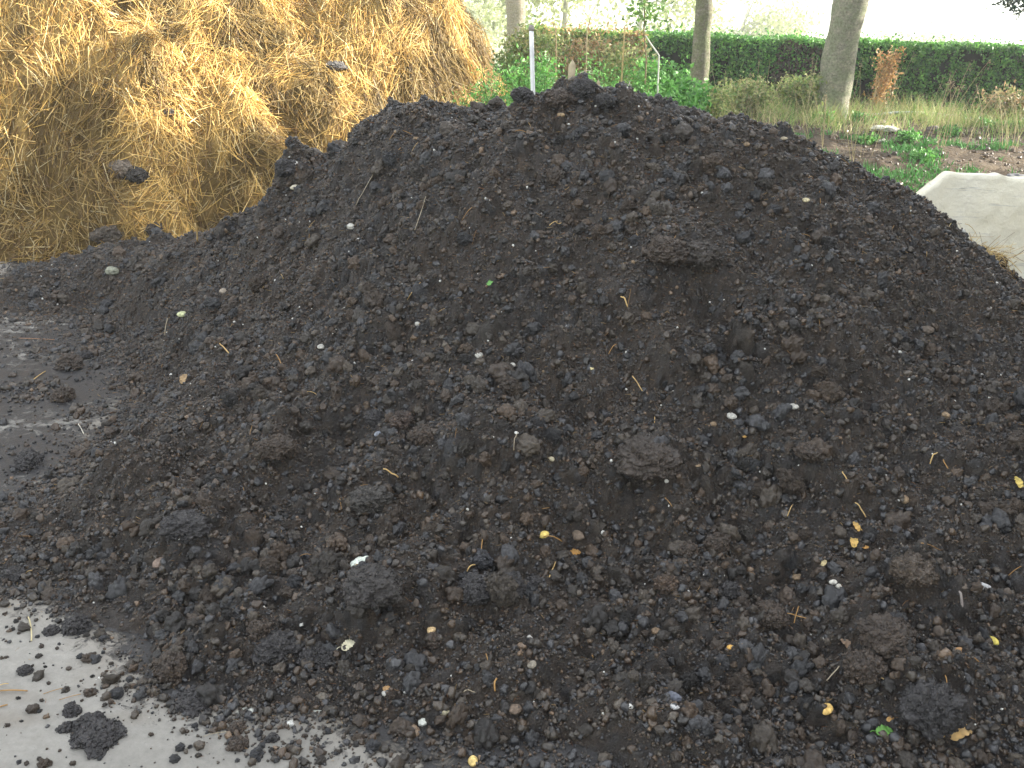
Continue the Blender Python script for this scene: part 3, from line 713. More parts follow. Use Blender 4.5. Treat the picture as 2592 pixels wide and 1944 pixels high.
clod(162, 1008, .056, 'smooth-faced dark clod on the wet film, the lower of two', .8, col=W_, rough=.25, knob=.2, group='clods on the muddy concrete')
clod(113, 690, .10, 'black clod standing alone at the left end in front of the straw', .9, col=B_, pt=P(113, 712, z=0))
clod(70, 1175, .055, 'dark clod at the left picture edge above the pale gap', .7, col=B_)
clod(40, 1460, .035, 'black clod at the left picture edge on the pale concrete', .7, col=B_)
clod(252, 1862, .062, 'wide flat splat of compost on the clean concrete', .28, col=B_, knob=.6, rough=.45, asp=1.2)
clod(222, 1826, .022, 'small crumbly clod touching the top of the wide splat', .6, col=B_, knob=.5)
clod(492, 1782, .050, 'ragged round splat of compost just off the front edge', .35, col=B_, knob=.6, rough=.4)
clod(182, 1805, .022, 'dark cube-like clod above the wide splat on the concrete', .9, col=B_)
clod(166, 1846, .018, 'small flat clod directly left of the wide splat', .6, col=B_)
clod(228, 1757, .013, 'small brown crumb clod above the cube-like one', .8, col=(.05, .036, .026))
clod(64, 1702, .018, 'round dark clod alone near the left edge of the concrete', .8, col=B_)
clod(196, 1592, .040, 'loose dark clod lying off the left front edge', .7, col=B_, knob=.5)
clod(130, 1600, .020, 'small dark clod left of the loose one off the front edge', .7, col=B_)
clod(432, 1700, .045, 'upright dark clod at the notch of the front edge', 1.0, col=W_)
clod(603, 1888, .024, 'rough brown clod on the concrete near the bottom edge', .7, col=W_, knob=.5)
clod(598, 1848, .018, 'twiggy dark crumb above the rough brown clod', .7, col=W_, knob=.7)
clod(690, 1872, .014, 'small dark clod right of the rough brown one', .8, col=B_)
# scattered repeats: plain dark clods on the concrete
srcs = []
for s in range(8):
    V, F = rock(3, 300 + s, .35, (1, rng.uniform(.7, 1), .65), .3, 45); me = mesh_np('loose_clod', V, F, np.array(CD[s % 7]) * (1 + .3 * fbm(V * 3, 3, 5))[:, None], M_CLOD, link=False).data; srcs.append(me)
cnt = 0
for _ in range(6000):
    u, v = random.uniform(0, 1300), random.uniform(1490, 1944); p = P(u, v, z=0)
    s = float(bil(Sc, np.array(p[0]), np.array(p[1])))
    if -.75 < s < -.05 and random.random() < math.exp(s / .22):
        r = min(.0045 * random.random() ** -.45, .018); o = bpy.data.objects.new('loose_clod', random.choice(srcs)); COL.objects.link(o)
        o.location = (p[0], p[1], r * .35); o.scale = (r, r, r); o.rotation_euler = (0, 0, random.uniform(0, 6.3))
        tag(o, 'small dark compost clod lying loose on the pale concrete', 'clod', 'small loose clods on the concrete'); cnt += 1
        if cnt >= 90: break
# scattered clods on the heap
csrc = [mesh_np('heap_clod', *crumbed(v_, f_, np.array(CD[i_ % 7]) * (1 + .3 * fbm(v_ * 3, 3, 5))[:, None], 320, .045, .15, i_), M_CLOD, smooth=False, link=False).data for i_, (v_, f_) in enumerate([rock(4, 800 + q_, .22, (1, .88, .72), .06, 110) for q_ in range(9)])]
cnt = 0
while cnt < 270:
    x, y = random.uniform(-2.6, 3.3), 1.85 + 3.0 * random.random() ** 1.2
    if float(bil(Sc, np.array(x), np.array(y))) < .05 or float(n2(np.array(x), np.array(y), .42, 3, 161)) < random.uniform(-.3, .5) or not free(x, y, .05)[0]: continue
    r = min(.022 * random.random() ** -.3, .050); o = bpy.data.objects.new('heap_clod', random.choice(csrc)); COL.objects.link(o)
    o.location = (x, y, float(on_pile(x, y)) + r * .12); o.scale = (r, r, r); o.rotation_euler = (random.uniform(-.9, .9), random.uniform(-.9, .9), random.uniform(0, 6.3))
    tag(o, 'plain dark clod bedded in the surface of the compost heap', 'clod', 'medium clods on the heap'); cnt += 1
# on the straw heap
def heaphit(u, v): return hits(u, v, lambda x, y: np.where((x < qx[0]) | (x > qx[-1]) | (y < qy[0]) | (y > qy[-1]), -1, qsamp(QH, np.clip(x, qx[0], qx[-1]), np.clip(y, qy[0], qy[-1]))))
for u, v, r, lab, c, fl in [(303, 432, .10, 'grey lump of dung stuck on the lower straw face', (.16, .13, .10), .8), (345, 446, .085, 'blackish lump right of the grey dung lump on the straw', (.035, .03, .025), .7),
                        (273, 597, .11, 'dark dung clod low in the straw above the black compost', (.07, .055, .04), .7), (388, 580, .07, 'small dark dung clod at the straw foot', (.05, .04, .032), .7),
                        (850, 168, .09, 'bluish grey dung smear high on the straw face', (.16, .15, .14), .4), (430, 284, .05, 'small grey dung lump in the middle of the straw', (.13, .11, .085), .6), (255, 690, .05, 'grey flat stone at the foot of the straw', (.2, .19, .17), .5)]:
    p = heaphit(u, v); o = clod(u, v, r, lab, fl, 'dung_clod', 'clods in the straw', c, pt=p, sink=.5, cat='dung clod', mat=M_CLOD)

STW, STT, STB = (.44, .43, .39), (.24, .175, .11), (.13, .105, .085)
def stone(u, v, px, label, col, flat=.7, name='pebble', cat='pebble', asp=1.25, rough=.16, group='pebbles on the heap'):
    p = hit(u, v); d = np.linalg.norm(p - CAM); r = px / 2 * d / 2520 * (1.05 if name == 'bean' else 1.0)
    return clod(u, v, r, label, flat, name, group, col, 3, .30, mat=M_STONE, knob=.04, rough=rough, pt=p, cat=cat, asp=asp)
for a in [(2008, 1030, 20, 'white pebble with a pale cap on the right middle slope', STW), (1851, 1055, 22, 'white sliver stone left of the capped white pebble', STW), (1297, 925, 15, 'white pointed pebble near the middle of the slope', STW),
          (1213, 900, 22, 'flat white shell-like chip left of the pointed pebble', STW), (812, 879, 16, 'oval white pebble on the upper left middle slope', STW), (890, 575, 20, 'white chip high on the left slope', STW),
          (742, 414, 18, 'squarish white stone on the upper left edge of the heap', (.62, .62, .58)), (748, 476, 20, 'cream stone below the squarish white one on the edge', (.5, .46, .36)), (1233, 341, 9, 'tiny white stone just under the crest', STW),
          (1005, 334, 14, 'tan pebble on the upper left under the crest', STT), (1053, 352, 13, 'second tan pebble right of the first under the crest', STT), (2041, 508, 15, 'cream angular stone high on the right slope', (.5, .44, .28)),
          (2344, 838, 28, 'round tan stone far right on the slope', STB), (2390, 1052, 22, 'tan pebble low on the far right slope', STT), (404, 1427, 30, 'reddish tan stone near the left foot of the heap', (.20, .15, .12)),
          (1462, 1357, 30, 'round brown stone right of the green-tipped seed', (.15, .115, .085)), (2018, 1462, 22, 'angular tan pebble beside the two pale seeds', STT), (2491, 1487, 22, 'grey-white curled chip near the right edge', (.42, .42, .42)),
          (1705, 1765, 28, 'blue-grey pointed stone near the front foot', (.12, .13, .16)), (1706, 1790, 18, 'whitish stone touching the blue-grey pointed one', (.5, .5, .5)), (1122, 1803, 24, 'cream pebble near the front edge', (.42, .38, .26)),
          (1070, 1828, 24, 'white squarish pebble lying on the front fringe', (.6, .62, .56)), (975, 1757, 16, 'small white chip beneath the orange-brown pebble', STW), (980, 1745, 18, 'orange-brown pebble at the front left edge', (.36, .22, .10)),
          (815, 1765, 24, 'grey-brown stone lying on the concrete off the front edge', (.13, .115, .095)), (2288, 1265, 24, 'smooth tan oval pebble on the right slope', STT), (1303, 1797, 28, 'brown blocky stone near the front centre', (.16, .12, .09)),
          (1345, 1684, 22, 'pale rough stone in the dark front slope', (.3, .27, .22)), (2437, 1485, 20, 'dull tan pebble right of the big smooth clod', STB), (1307, 1096, 9, 'tiny bright white stone in mid slope', (.75, .75, .72)),
          (1396, 1163, 14, 'cream pebble right below the tiny bright stone', (.45, .4, .28)), (1495, 934, 15, 'yellowish white pebble right of the pointed one', (.6, .52, .28)), (1326, 932, 14, 'brown pebble beside the pointed white one', STT),
          (565, 738, 18, 'pale wrinkled chip on the far left shoulder', (.35, .30, .24)), (2300, 1050, 10, 'little tan pebble on the right slope', STT), (285, 688, 30, 'long mossy grey stone at the left end of the crest', (.22, .23, .18)),
          (1805, 1075, 18, 'tan bead-like pebble on the right middle slope', STT), (958, 1100, 20, 'bluish white chip between the three clods', (.22, .24, .28)), (1890, 367, 15, 'brown pebble near the top right edge', STT),
          (1984, 352, 13, 'cream pebble sitting on the right crest', (.42, .36, .26)), (1420, 292, 15, 'tan stone below the highest clod', (.3, .22, .13)), (1090, 1632, 20, 'dull brown pebble under the orange seed', STB),
          (1660, 1598, 22, 'rusty tan stone in the lower middle', (.24, .17, .11)), (1340, 1615, 14, 'small white bead-like stone in the lower middle', STW), (1765, 1180, 14, 'small tan stone left of the swelling', STT)]:
    stone(*a[:3], a[3], a[4])
o = stone(914, 1425, 30, 'white lumpy piece of lime on the lower left slope', (.62, .68, .60), .6, 'lime_lump', 'lime lump', 1.8, .4, None)
for a in [(1377, 1355, 21, 'glossy yellow bean with a pale tip in the lower middle', (.72, .56, .16)), (2092, 1797, 25, 'largest glossy yellow bean near the bottom right', (.75, .50, .16)), (2513, 1623, 19, 'yellow bean close to the right edge', (.62, .52, .12)),
          (1197, 1928, 22, 'yellow bean at the very bottom of the heap', (.70, .52, .20)), (463, 797, 18, 'pale greenish bean on the left shoulder', (.55, .58, .34)), (1092, 1596, 20, 'half orange half cream bean on a dark clod', (.62, .45, .24)),
          (1849, 1639, 13, 'small orange grain in the lower right middle', (.65, .38, .10)), (2428, 1648, 16, 'dull orange grain left of the yellow bean at right', (.38, .22, .10)), (2110, 1475, 15, 'pale upright seed, the left of a pair', (.52, .5, .44)), (2121, 1484, 15, 'pale seed, the right of a pair', (.50, .48, .42)),
          (2255, 1822, 15, 'orange grain beside the largest blackish clod', (.45, .27, .10)), (1885, 105 + 1000, 10, 'small orange grain on the right middle slope', (.5, .3, .1))]:
    stone(*a[:3], a[3], a[4], .75, 'bean', 'bean', 1.5, .05, 'beans and seeds on the heap')
# plain pebbles scattered
psrc = {}
for s in range(5):
    for cn, cl in (('white', STW), ('tan', STT), ('brown', STB)):
        V, F = rock(2, 500 + s, .22, (1.2, 1, .75)); psrc[cn, s] = mesh_np('small_pebble', V, F, np.tile(cl, (len(V), 1)), M_STONE, link=False).data
for cn, num, lab in (('white', 14, 'tiny plain white stone chip in the compost surface'), ('tan', 18, 'tiny plain tan pebble in the compost surface'), ('brown', 36, 'small plain brown pebble in the compost surface')):
    k = 0
    while k < num:
        x, y = random.uniform(-2.6, 3.3), 1.85 + 2.5 * random.random() ** 1.1
        if float(bil(Sc, np.array(x), np.array(y))) < .0: continue
        r = min(.0034 * random.random() ** -.35, .010) * (1.5 if cn == 'brown' else 1); o = bpy.data.objects.new('small_pebble', psrc[cn, random.randrange(5)]); COL.objects.link(o)
        o.location = (x, y, float(on_pile(x, y)) + r * .5); o.scale = (r, r, r); o.rotation_euler = [random.uniform(0, 6) for _ in range(3)]
        tag(o, lab, 'pebble', 'small %s stones in the heap' % cn); k += 1

# ------------------------------------------------------------------ bits of straw, sticks, leaves on the heap
def stalk(u1, v1, u2, v2, rad, label, col, name='straw_stalk', cat='straw', group='straw stalks on the heap', lift=.012, ground=False):
    a, b = (P(u1, v1, z=0), P(u2, v2, z=0)) if ground else (hit(u1, v1), hit(u2, v2))
    if np.linalg.norm(a - b) > .35: b = a + (b - a) * .35 / np.linalg.norm(a - b)
    pts = bez(a, b, (random.uniform(-.004, .004), 0, random.uniform(.0, .003 if ground else .010)), 7); rad *= .6 if ground else .85
    pts[:, 2] = np.maximum(pts[:, 2], on_pile(pts[:, 0], pts[:, 1])) + lift; acc = Acc(); add_tube(acc, pts, rad, col, 6)
    o = acc.build(name, M_STRAW, None, True, pts[0]); return tag(o, label, cat, group)
ST = (.60, .42, .18); SO = (.40, .23, .08); SG = (.42, .36, .26)
for a in [(1390, 580, 1420, 577, .0018, 'short pale straw stalk high on the slope', ST), (970, 1199, 1008, 1218, .0028, 'golden straw stalk on a clod, left of centre', ST), (1571, 760, 1588, 785, .003, 'golden flattened straw right of centre on the upper slope', ST),
          (2162, 1283, 2190, 1318, .0022, 'golden stalk above the yellow dead leaf', ST), (2190, 1680, 2236, 1736, .0018, 'long thin straw across the round dark clod', ST), (2122, 1700, 2090, 1735, .0016, 'grey thin stalk left of the round dark clod', SG),
          (2415, 1500, 2432, 1560, .0045, 'thick greyish hollow stick near the right edge', (.32, .28, .26)), (1954, 1535, 1960, 1575, .0016, 'short rusty stalk left of the tangle', SO), (1955, 1555, 2050, 1580, .0016, 'rusty straw lying under the tangle', SO),
          (2020, 1545, 2008, 1590, .0020, 'rusty straw standing across the tangle', SO), (1257, 1730, 1253, 1762, .0028, 'orange-brown stalk near the front centre', SO), (1173, 1763, 1202, 1766, .0014, 'grey straight stalk left of the orange-brown one', SG),
          (1390, 1470, 1405, 1435, .0020, 'pale stalk right of the dark pair of clods', ST), (1182, 1456, 1208, 1440, .0022, 'tan stalk above the dark pair of clods', ST), (1221, 1378, 1219, 1435, .0018, 'upright reddish stalk above the dark pair', SO),
          (1375, 1368, 1422, 1380, .0020, 'tan stalk beside the yellow bean', SO), (1600, 962, 1625, 1000, .0020, 'curved tan root on the middle slope', ST), (494, 572, 500, 618, .0045, 'golden straw poking from the left crest', ST),
          (556, 878, 580, 902, .0026, 'golden stalk on the left shoulder', ST), (425, 815, 418, 855, .0026, 'bent grey stalk on the left shoulder', SG), (2352, 1185, 2370, 1158, .0024, 'tan stalk leaning on a pebble at right', ST), (2130, 1205, 2142, 1222, .002, 'short white-tan stalk on the right slope', ST),
          (2385, 1175, 2398, 1195, .002, 'short rusty stalk far right', SO), (950, 440, 900, 530, .0014, 'long thin grey thread high on the left slope', SG), (1080, 500, 1050, 590, .0013, 'second long thin thread right of the first', SG), (1540, 905, 1560, 880, .0015, 'short dark root end', SO),
          (1310, 1105, 1300, 1150, .0014, 'thin curved root fibre in mid slope', SG), (2330, 1385, 2380, 1405, .0016, 'faint stalk above the smooth clod', SO), (700, 905, 712, 930, .002, 'faint tan stalk on the left slope', SO), (2390, 1720, 2392, 1770, .0015, 'upright thin stalk above the blackish clod', SO)]:
    stalk(*a)
for a in [(72, 1565, 80, 1625, .0032, 'thick pale straw lying upright on the clean concrete', (.6, .52, .3)), (0, 1752, 70, 1752, .003, 'brown straw at the left edge of the concrete', SO), (0, 1793, 20, 1787, .003, 'short orange straw at the left edge', SO), (0, 1738, 22, 1734, .002, 'short pale straw at the left edge', ST),
          (110, 1760, 160, 1745, .0015, 'thin dark straw above the splat', SO), (150, 1775, 205, 1760, .0015, 'second thin dark straw above the splat', SO), (515, 1868, 590, 1855, .0014, 'thin pale straw left of the twiggy crumb', SG), (38, 858, 140, 862, .003, 'long reddish straw lying on the muddy film', (.35, .2, .12)),
          (72, 975, 115, 942, .0035, 'forked golden straw lying on the muddy film', ST), (198, 1075, 212, 1100, .003, 'pale short straw on the muddy film', (.6, .58, .5)), (0, 708, 50, 700, .004, 'golden straw at the foot of the straw heap', ST)]:
    stalk(*a, ground=True, group='straws on the concrete', lift=.004)
k = 0
while k < 120:
    x, y = random.uniform(-2.4, 3.2), 1.95 + 2.3 * random.random() ** .8
    if float(bil(Sc, np.array(x), np.array(y))) < .03: continue
    L = random.uniform(.015, .055); a = random.uniform(0, 6.28); b = (x + L * math.cos(a), y + L * math.sin(a))
    pa, pb = np.array([x, y, float(on_pile(x, y)) + .008]), np.array([b[0], b[1], float(on_pile(*b)) + .006])
    acc = Acc(); pts = bez(pa, pb, (0, 0, random.uniform(.0, .008)), 5) ; add_tube(acc, pts, random.uniform(.0006, .0013), random.choice([ST, SO, SO, (.26, .15, .07)]), 5)
    tag(acc.build('straw_fibre', M_STRAW, None, True, pts[0]), 'short thin rusty straw fibre stuck in the compost', 'straw', 'short straw fibres in the heap'); k += 1

def dead_leaf(u, v, px, label, col, name='dead_leaf', lobes=4, rot=0, cat='leaf', curl=.35, pt=None):
    p = hit(u, v) if pt is None else pt; d = np.linalg.norm(p - CAM); r = px / 2 * d / 2520
    m, n = 28, 5; V = []; t = np.linspace(-1, 1, m)
    hw = np.sqrt(np.clip(1 - t ** 2, 0, 1)) * .42 * (1 + .35 * np.abs(np.sin(t * math.pi * lobes / 2 + .4))) * (1 - .25 * t)
    g = np.linspace(-1, 1, n); A = t[:, None] * np.ones(n); Bq = hw[:, None] * g[None]
    Z = curl * Bq ** 2 * 1.2 + curl * .35 * np.cos(A * 2.2) - Bq * .0 + A * 0 + .06 * np.sin(A * 9 + Bq * 5)
    ca, sa = math.cos(rot), math.sin(rot); V = np.stack([A * ca - Bq * sa, A * sa + Bq * ca, Z + .45 * (A * sa + Bq * ca)], -1).reshape(-1, 3) * r
    root = empty(name, (p[0], p[1], p[2] + r * .3 + .006)); F = grid_faces(n, m)
    Vt = np.concatenate([V, V - np.array([0, 0, .0006])]); Ft = np.concatenate([F, F[:, ::-1] + len(V)])
    cv = np.array(col) * (1 + .25 * fbm(Vt / r * 3, 3, 9))[:, None]
    mesh_np('blade', Vt, Ft, cv, M_LEAF, root)
    acc = Acc(); e = np.array([ca, sa, 0]) * r; add_tube(acc, bez(-e, -e * 1.7, (0, 0, .15 * r), 5), .0012, np.array(col) * .7, 5); acc.build('stem', M_DRY, root)
    return tag(root, label, cat)
dead_leaf(884, 1640, 42, 'small cream lobed leaf on the front left slope', (.72, .68, .50), lobes=8, rot=.75, curl=.1)
dead_leaf(2160, 1378, 34, 'golden crumpled dead leaf on the right slope, the lower half', (.68, .46, .14), lobes=4, rot=1.3)
dead_leaf(2166, 1340, 26, 'golden torn dead leaf tip just above the crumpled one', (.62, .40, .12), lobes=3, rot=1.9)
dead_leaf(2192, 1392, 14, 'small orange leaf scrap right of the crumpled leaf', (.55, .30, .08), rot=.3)
dead_leaf(2430, 1868, 58, 'large curled tan dead leaf by the bottom right edge', (.62, .42, .18), lobes=4, rot=.35, curl=.6)
dead_leaf(2140, 1640, 32, 'pale brown curled leaf left of the broad clod', (.36, .25, .17), lobes=5, rot=2.2, curl=.5)
dead_leaf(2575, 1228, 30, 'yellow leaf scrap at the right picture edge', (.66, .52, .14), rot=1.6)
dead_leaf(2237, 1862, 40, 'bright green torn leaf in the bottom right', (.14, .34, .07), name='green_leaf', lobes=6, rot=.1, curl=.3)
dead_leaf(1241, 722, 24, 'thin green leaf blade on the upper middle slope', (.16, .38, .10), name='green_leaf', lobes=1, rot=1.1, curl=.2)
dead_leaf(1455, 1408, 30, 'orange leaf scrap right of the yellow bean', (.50, .27, .07), lobes=5, rot=.2)
dead_leaf(2085, 1432, 20, 'cream leaf scrap above the pair of pale seeds', (.62, .52, .28), lobes=4, rot=.8)
dead_leaf(466, 966, 30, 'coiled tan leaf on the left slope', (.40, .28, .15), lobes=5, rot=1.5, curl=.5)

# ------------------------------------------------------------------ pale block at the right
def block():
    # outline of the long face in metres from its left end (the end is broken off at a slant)
    p = P(2332, 490, y=5.45); ZT = P(2400, 440, y=5.45)[2]; nx, nz = 240, 40; xs = np.linspace(0, 3.2, nx)
    top = np.interp(xs, [0, .115, .13, .40, .44, 1.2, 3.2], np.array([-.13, -.012, 0, .004, -.008, -.01, -.02])) + ZT + .005 * vn(np.stack([xs * 25, xs * 0, xs * 0], -1), 4)
    t = np.linspace(0, 1, nz); fr = np.stack([np.tile(xs, (nz, 1)), np.zeros((nz, nx)), t[:, None] * top[None]], -1)
    fr[..., 1] = .010 * fbm(fr * 4, 5, 7, .6)
    bk = fr.copy(); bk[..., 1] = .09 + .01 * fbm(fr * 3 + 4, 3, 8)
    midt = (fr[-1] + bk[-1]) / 2 + np.array([0, 0, .002]); V = np.concatenate([fr.reshape(-1, 3), bk.reshape(-1, 3), midt])
    F = grid_faces(nx, nz); o = nx * nz; Fs = [F, F[:, ::-1] + o]
    r0 = np.arange(nx - 1) + (nz - 1) * nx; m0 = 2 * o + np.arange(nx - 1)
    Fs.append(np.stack([r0, r0 + 1, m0 + 1, m0], -1)); Fs.append(np.stack([m0, m0 + 1, r0 + 1 + o, r0 + o], -1))
    c0 = np.arange(nz - 1) * nx; Fs.append(np.stack([c0, c0 + nx, c0 + nx + o, c0 + o], -1)); c1 = c0 + nx - 1; Fs.append(np.stack([c1, c1 + o, c1 + nx + o, c1 + nx], -1))
    ob = mesh_np('concrete_block', V, np.concatenate(Fs), None, M_BLOCK, smooth=False)
    ob.location = (p[0], 5.45, 0); ob.rotation_euler = (0, 0, R(-3))
    tag(ob, 'long whitish concrete block with a broken slanting end behind the heap', 'block')
block()
# frayed straw caught between the heap and the block
n = 520; p0 = P(2468, 588, y=4.12)
x = p0[0] + rng.normal(size=n) * .05 + .04; t = rng.uniform(size=n); y = p0[1] + rng.normal(size=n) * .05; z = np.maximum(on_pile(x, y), p0[2] - .1) + rng.uniform(-.03, .03, n)
d1 = rng.normal(size=(n, 3)) * .7 + np.array([.5, 0, -.5]); d2 = d1 + rng.normal(size=(n, 3)) * .5 + np.array([0, 0, -.4])
V, F, idx = strands(np.stack([x, y, z], -1), d1, d2, rng.uniform(.04, .13, n), rng.uniform(.0008, .002, n), 4, 3)
ob = mesh_np('straw_tuft', V - p0, F, (base[rng.integers(0, 5, n)] * .9)[idx], M_STRAW); ob.location = p0; tag(ob, 'frayed tuft of golden straw wedged between heap and pale block', 'straw tuft')

# ------------------------------------------------------------------ trees
def tree(name, base_, pts, rads, label, bark, crown=None, seed=0, leafcol=(.07, .12, .03), leafsize=.11, nleaf=5000, group=None, cat='tree', lobes=9):
    root = empty(name, tuple(base_)); acc = Acc(); P0 = np.array(base_, float); pts = np.asarray(pts, float)
    t = np.linspace(0, 1, len(pts)); T = np.linspace(0, 1, 40); sm = np.stack([np.interp(T, t, pts[:, k]) for k in range(3)], -1); rr = np.interp(T, t, rads)
    add_tube(acc, sm - P0, rr, (1, 1, 1), 20, .12, seed); acc.build('trunk', bark, root)
    if crown is not None:
        cz0, rad, hgt = crown; r_ = np.random.default_rng(seed + 7); top = sm[-1]
        lc = []; ac = Acc()
        for k in range(lobes):
            a = r_.uniform(0, 6.28); q = top + np.array([math.cos(a) * rad * r_.uniform(.2, .75), math.sin(a) * rad * r_.uniform(.2, .75), r_.uniform(-.35, .75) * hgt]); q[2] = max(q[2], cz0 + .2 * hgt); lc.append(q)
            st = sm[int(r_.uniform(.7, 1) * 39)]; add_tube(ac, bez(st, q, (0, 0, .12 * hgt), 7) - P0, np.linspace(rads[-1] * .7, .015, 7), (1, 1, 1), 7, .1, seed)
        ac.build('branch', bark, root)
        per = nleaf // lobes; LP = []
        for q in lc:
            d = r_.normal(size=(per, 3)); d /= np.linalg.norm(d, axis=1)[:, None]; LP.append(q + d * (r_.uniform(.25, 1, (per, 1)) ** .6) * rad * .55 * np.array([1, 1, .7]))
        LP = np.concatenate(LP); LP = LP[LP[:, 2] > cz0]; V, F, idx = leaves(LP - P0, r_.uniform(.7, 1.3, len(LP)) * leafsize, r_.uniform(.4, .7, len(LP)) * leafsize, droop=.5)
        mesh_np('crown', V, F, (np.array(leafcol) * r_.uniform(.6, 1.6, (len(LP), 1)))[idx], M_LEAF, root, smooth=False)
    return tag(root, label, cat, group)
BK1 = mat_bark('bark_olive', (.55, .50, .38), (.38, .36, .26), (.34, .38, .20))
BK2 = mat_bark('bark_grey', (.70, .66, .53), (.52, .50, .38), (.46, .50, .32))
def trunk_from(pix, y, rpx):
    pts = [P(u, v, y=y) for u, v in pix]; rads = [r * y / 2440 for r in rpx]; return pts, rads
pts, rads = trunk_from([(1768, 262), (1772, 160), (1780, 60), (1785, -40), (1800, -300), (1830, -700)], 12.9, [27, 22, 19, 18, 16, 12]); pts[0][2] = float(bank_s(pts[0][0], 12.9)) - .03
tree('tree', pts[0], pts, rads, 'slim grey-green tree trunk before the hedge, the narrower of two', BK1, (4.0, 1.8, 2.4), 3, nleaf=3000)
pts, rads = trunk_from([(2098, 282), (2118, 200), (2134, 100), (2156, 0), (2180, -120), (2260, -500), (2300, -800)], 12.4, [42, 39, 37, 38, 36, 30, 22]); pts[0][2] = float(bank_s(pts[0][0], 12.4)) - .03
tree('tree', pts[0], pts, rads, 'thick pale leaning tree trunk before the hedge', BK2, (4.0, 2.0, 2.4), 8, nleaf=3400)
pts, rads = trunk_from([(1306, 110), (1306, 40), (1304, 0), (1300, -200)], 21, [24, 20, 22, 18]); pts[0][2] = -.1
tree('tree', pts[0], pts, rads, 'pale sunlit trunk beyond the end of the straw heap', mat_bark('bark_pale', (.55, .50, .40), (.45, .38, .26), (.5, .45, .3)), (4.5, 2.2, 2.6), 12, nleaf=2500)

def conifer(base_, h, r0, label):
    root = empty('evergreen_tree', tuple(base_)); acc = Acc(); add_tube(acc, bez((0, 0, 0), (0, 0, h), (0, 0, 0), 10), np.linspace(.22, .03, 10), (1, 1, 1), 12, .1, 2); acc.build('trunk', BK1, root)
    r_ = np.random.default_rng(77); LP, ac = [], Acc()
    for k in range(162):
        z = 2.3 + (h - 2.4) * r_.uniform() ** 1.1; a = r_.uniform(0, 6.28); L = r0 * (1 - (z / h) ** 1.4) * r_.uniform(.75, 1.0) + .1
        if k < 14: z = r_.uniform(1.75, 2.3); a = math.pi + r_.uniform(-.6, .6); L = r_.uniform(1.75, 2.05)
        e = np.array([math.cos(a) * L, math.sin(a) * L, z - .25 * L]); pt = bez((0, 0, z), e, (0, 0, .12 * L), 9); add_tube(ac, pt, np.linspace(.025, .006, 9), (1, 1, 1), 5)
        m = int(260 * L / r0) + 40; t = r_.uniform(.2, 1, m) ** .7; q = np.stack([np.interp(t, np.linspace(0, 1, 9), pt[:, c_]) for c_ in range(3)], -1)
        q += r_.normal(size=(m, 3)) * np.array([.16, .16, .07]) * (1.15 - t[:, None] * .6) * L / 2.2; LP.append(q)
    ac.build('branch', BK1, root); LP = np.concatenate(LP); V, F, idx = leaves(LP, r_.uniform(.05, .12, len(LP)), r_.uniform(.018, .035, len(LP)), droop=.5)
    mesh_np('crown', V, F, (np.array([.030, .055, .035]) * r_.uniform(.5, 1.5, (len(LP), 1)))[idx], M_LEAF, root, smooth=False); tag(root, label, 'tree')
conifer((7.4, 12.2, .45), 8.5, 2.3, 'dark evergreen tree whose branch reaches in at the top right')

# ------------------------------------------------------------------ hedge
def hedge(x0, x1, y0, z0, z1, th, name, label, n, cols, seed, deadf=None, ragged=.05, size=.045):
    root = empty(name, ((x0 + x1) / 2, y0 + th / 2, z0)); r_ = np.random.default_rng(seed); o = np.array([(x0 + x1) / 2, y0 + th / 2, z0])
    x = r_.uniform(x0, x1, n); f = r_.uniform(size=n); face = f < .62
    y = np.where(face, y0 + np.abs(r_.normal(size=n)) * .07, r_.uniform(y0, y0 + th, n)); ztop = z1 + .03 * n2(x, x * 0, .5, 3, seed)
    z = np.where(face, z0 + (ztop - z0) * r_.uniform(size=n), ztop - np.abs(r_.normal(size=n)) * .06 + (r_.uniform(size=n) < .06) * r_.uniform(0, .12, n))
    y += ragged * n2(x, z, .35, 3, seed + 1) + .03 * n2(x, z, .1, 2, seed + 2)
    gap = n2(x, z, .16, 3, seed + 5) ; k = ~(face & (gap < -.42)); x, y, z, face = x[k], y[k], z[k], face[k]; m = len(x)
    c = np.array(cols)[r_.integers(0, len(cols), m)] * r_.uniform(.55, 1.5, (m, 1)) * (1 + .3 * n2(x, z, .3, 2, 3))[:, None]
    if deadf is not None: c = deadf(x, z, c, r_)
    V, F, idx = leaves(np.stack([x, y, z], -1) - o, r_.uniform(.6, 1.3, m) * size, r_.uniform(.45, .8, m) * size, nrm=np.where(face[:, None], np.array([[0, -1., .3]]), np.array([[0, 0, 1.]])))
    mesh_np('foliage', V, F, c[idx], M_LEAF, root, smooth=False)
    acc = Acc()
    for k in range(int((x1 - x0) * 16)):
        a = np.array([r_.uniform(x0, x1), y0 + r_.uniform(.1, th - .05), z0 - .05]); b = a + np.array([r_.normal() * .15, r_.normal() * .08, (z1 - z0) * r_.uniform(.75, .98)])
        add_tube(acc, bez(a, b, (r_.normal() * .06, 0, 0), 5) - o, np.linspace(.012, .004, 5), (.09, .065, .045), 4)
    acc.build('stems', mat_attr('hedge_stems', .9, .2, 30), root)
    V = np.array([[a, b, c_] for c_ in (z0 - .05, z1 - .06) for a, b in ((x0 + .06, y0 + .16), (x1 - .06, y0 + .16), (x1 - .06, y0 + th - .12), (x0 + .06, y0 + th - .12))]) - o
    F = np.array([[0, 1, 5, 4], [1, 2, 6, 5], [2, 3, 7, 6], [3, 0, 4, 7], [4, 5, 6, 7]]); mesh_np('dark_core', V, F, np.tile((.016, .015, .010), (8, 1)), M_HEDGE_CORE, root, smooth=False)  # plain near-black box filling the hedge behind its leaves
    tag(root, label, 'hedge')
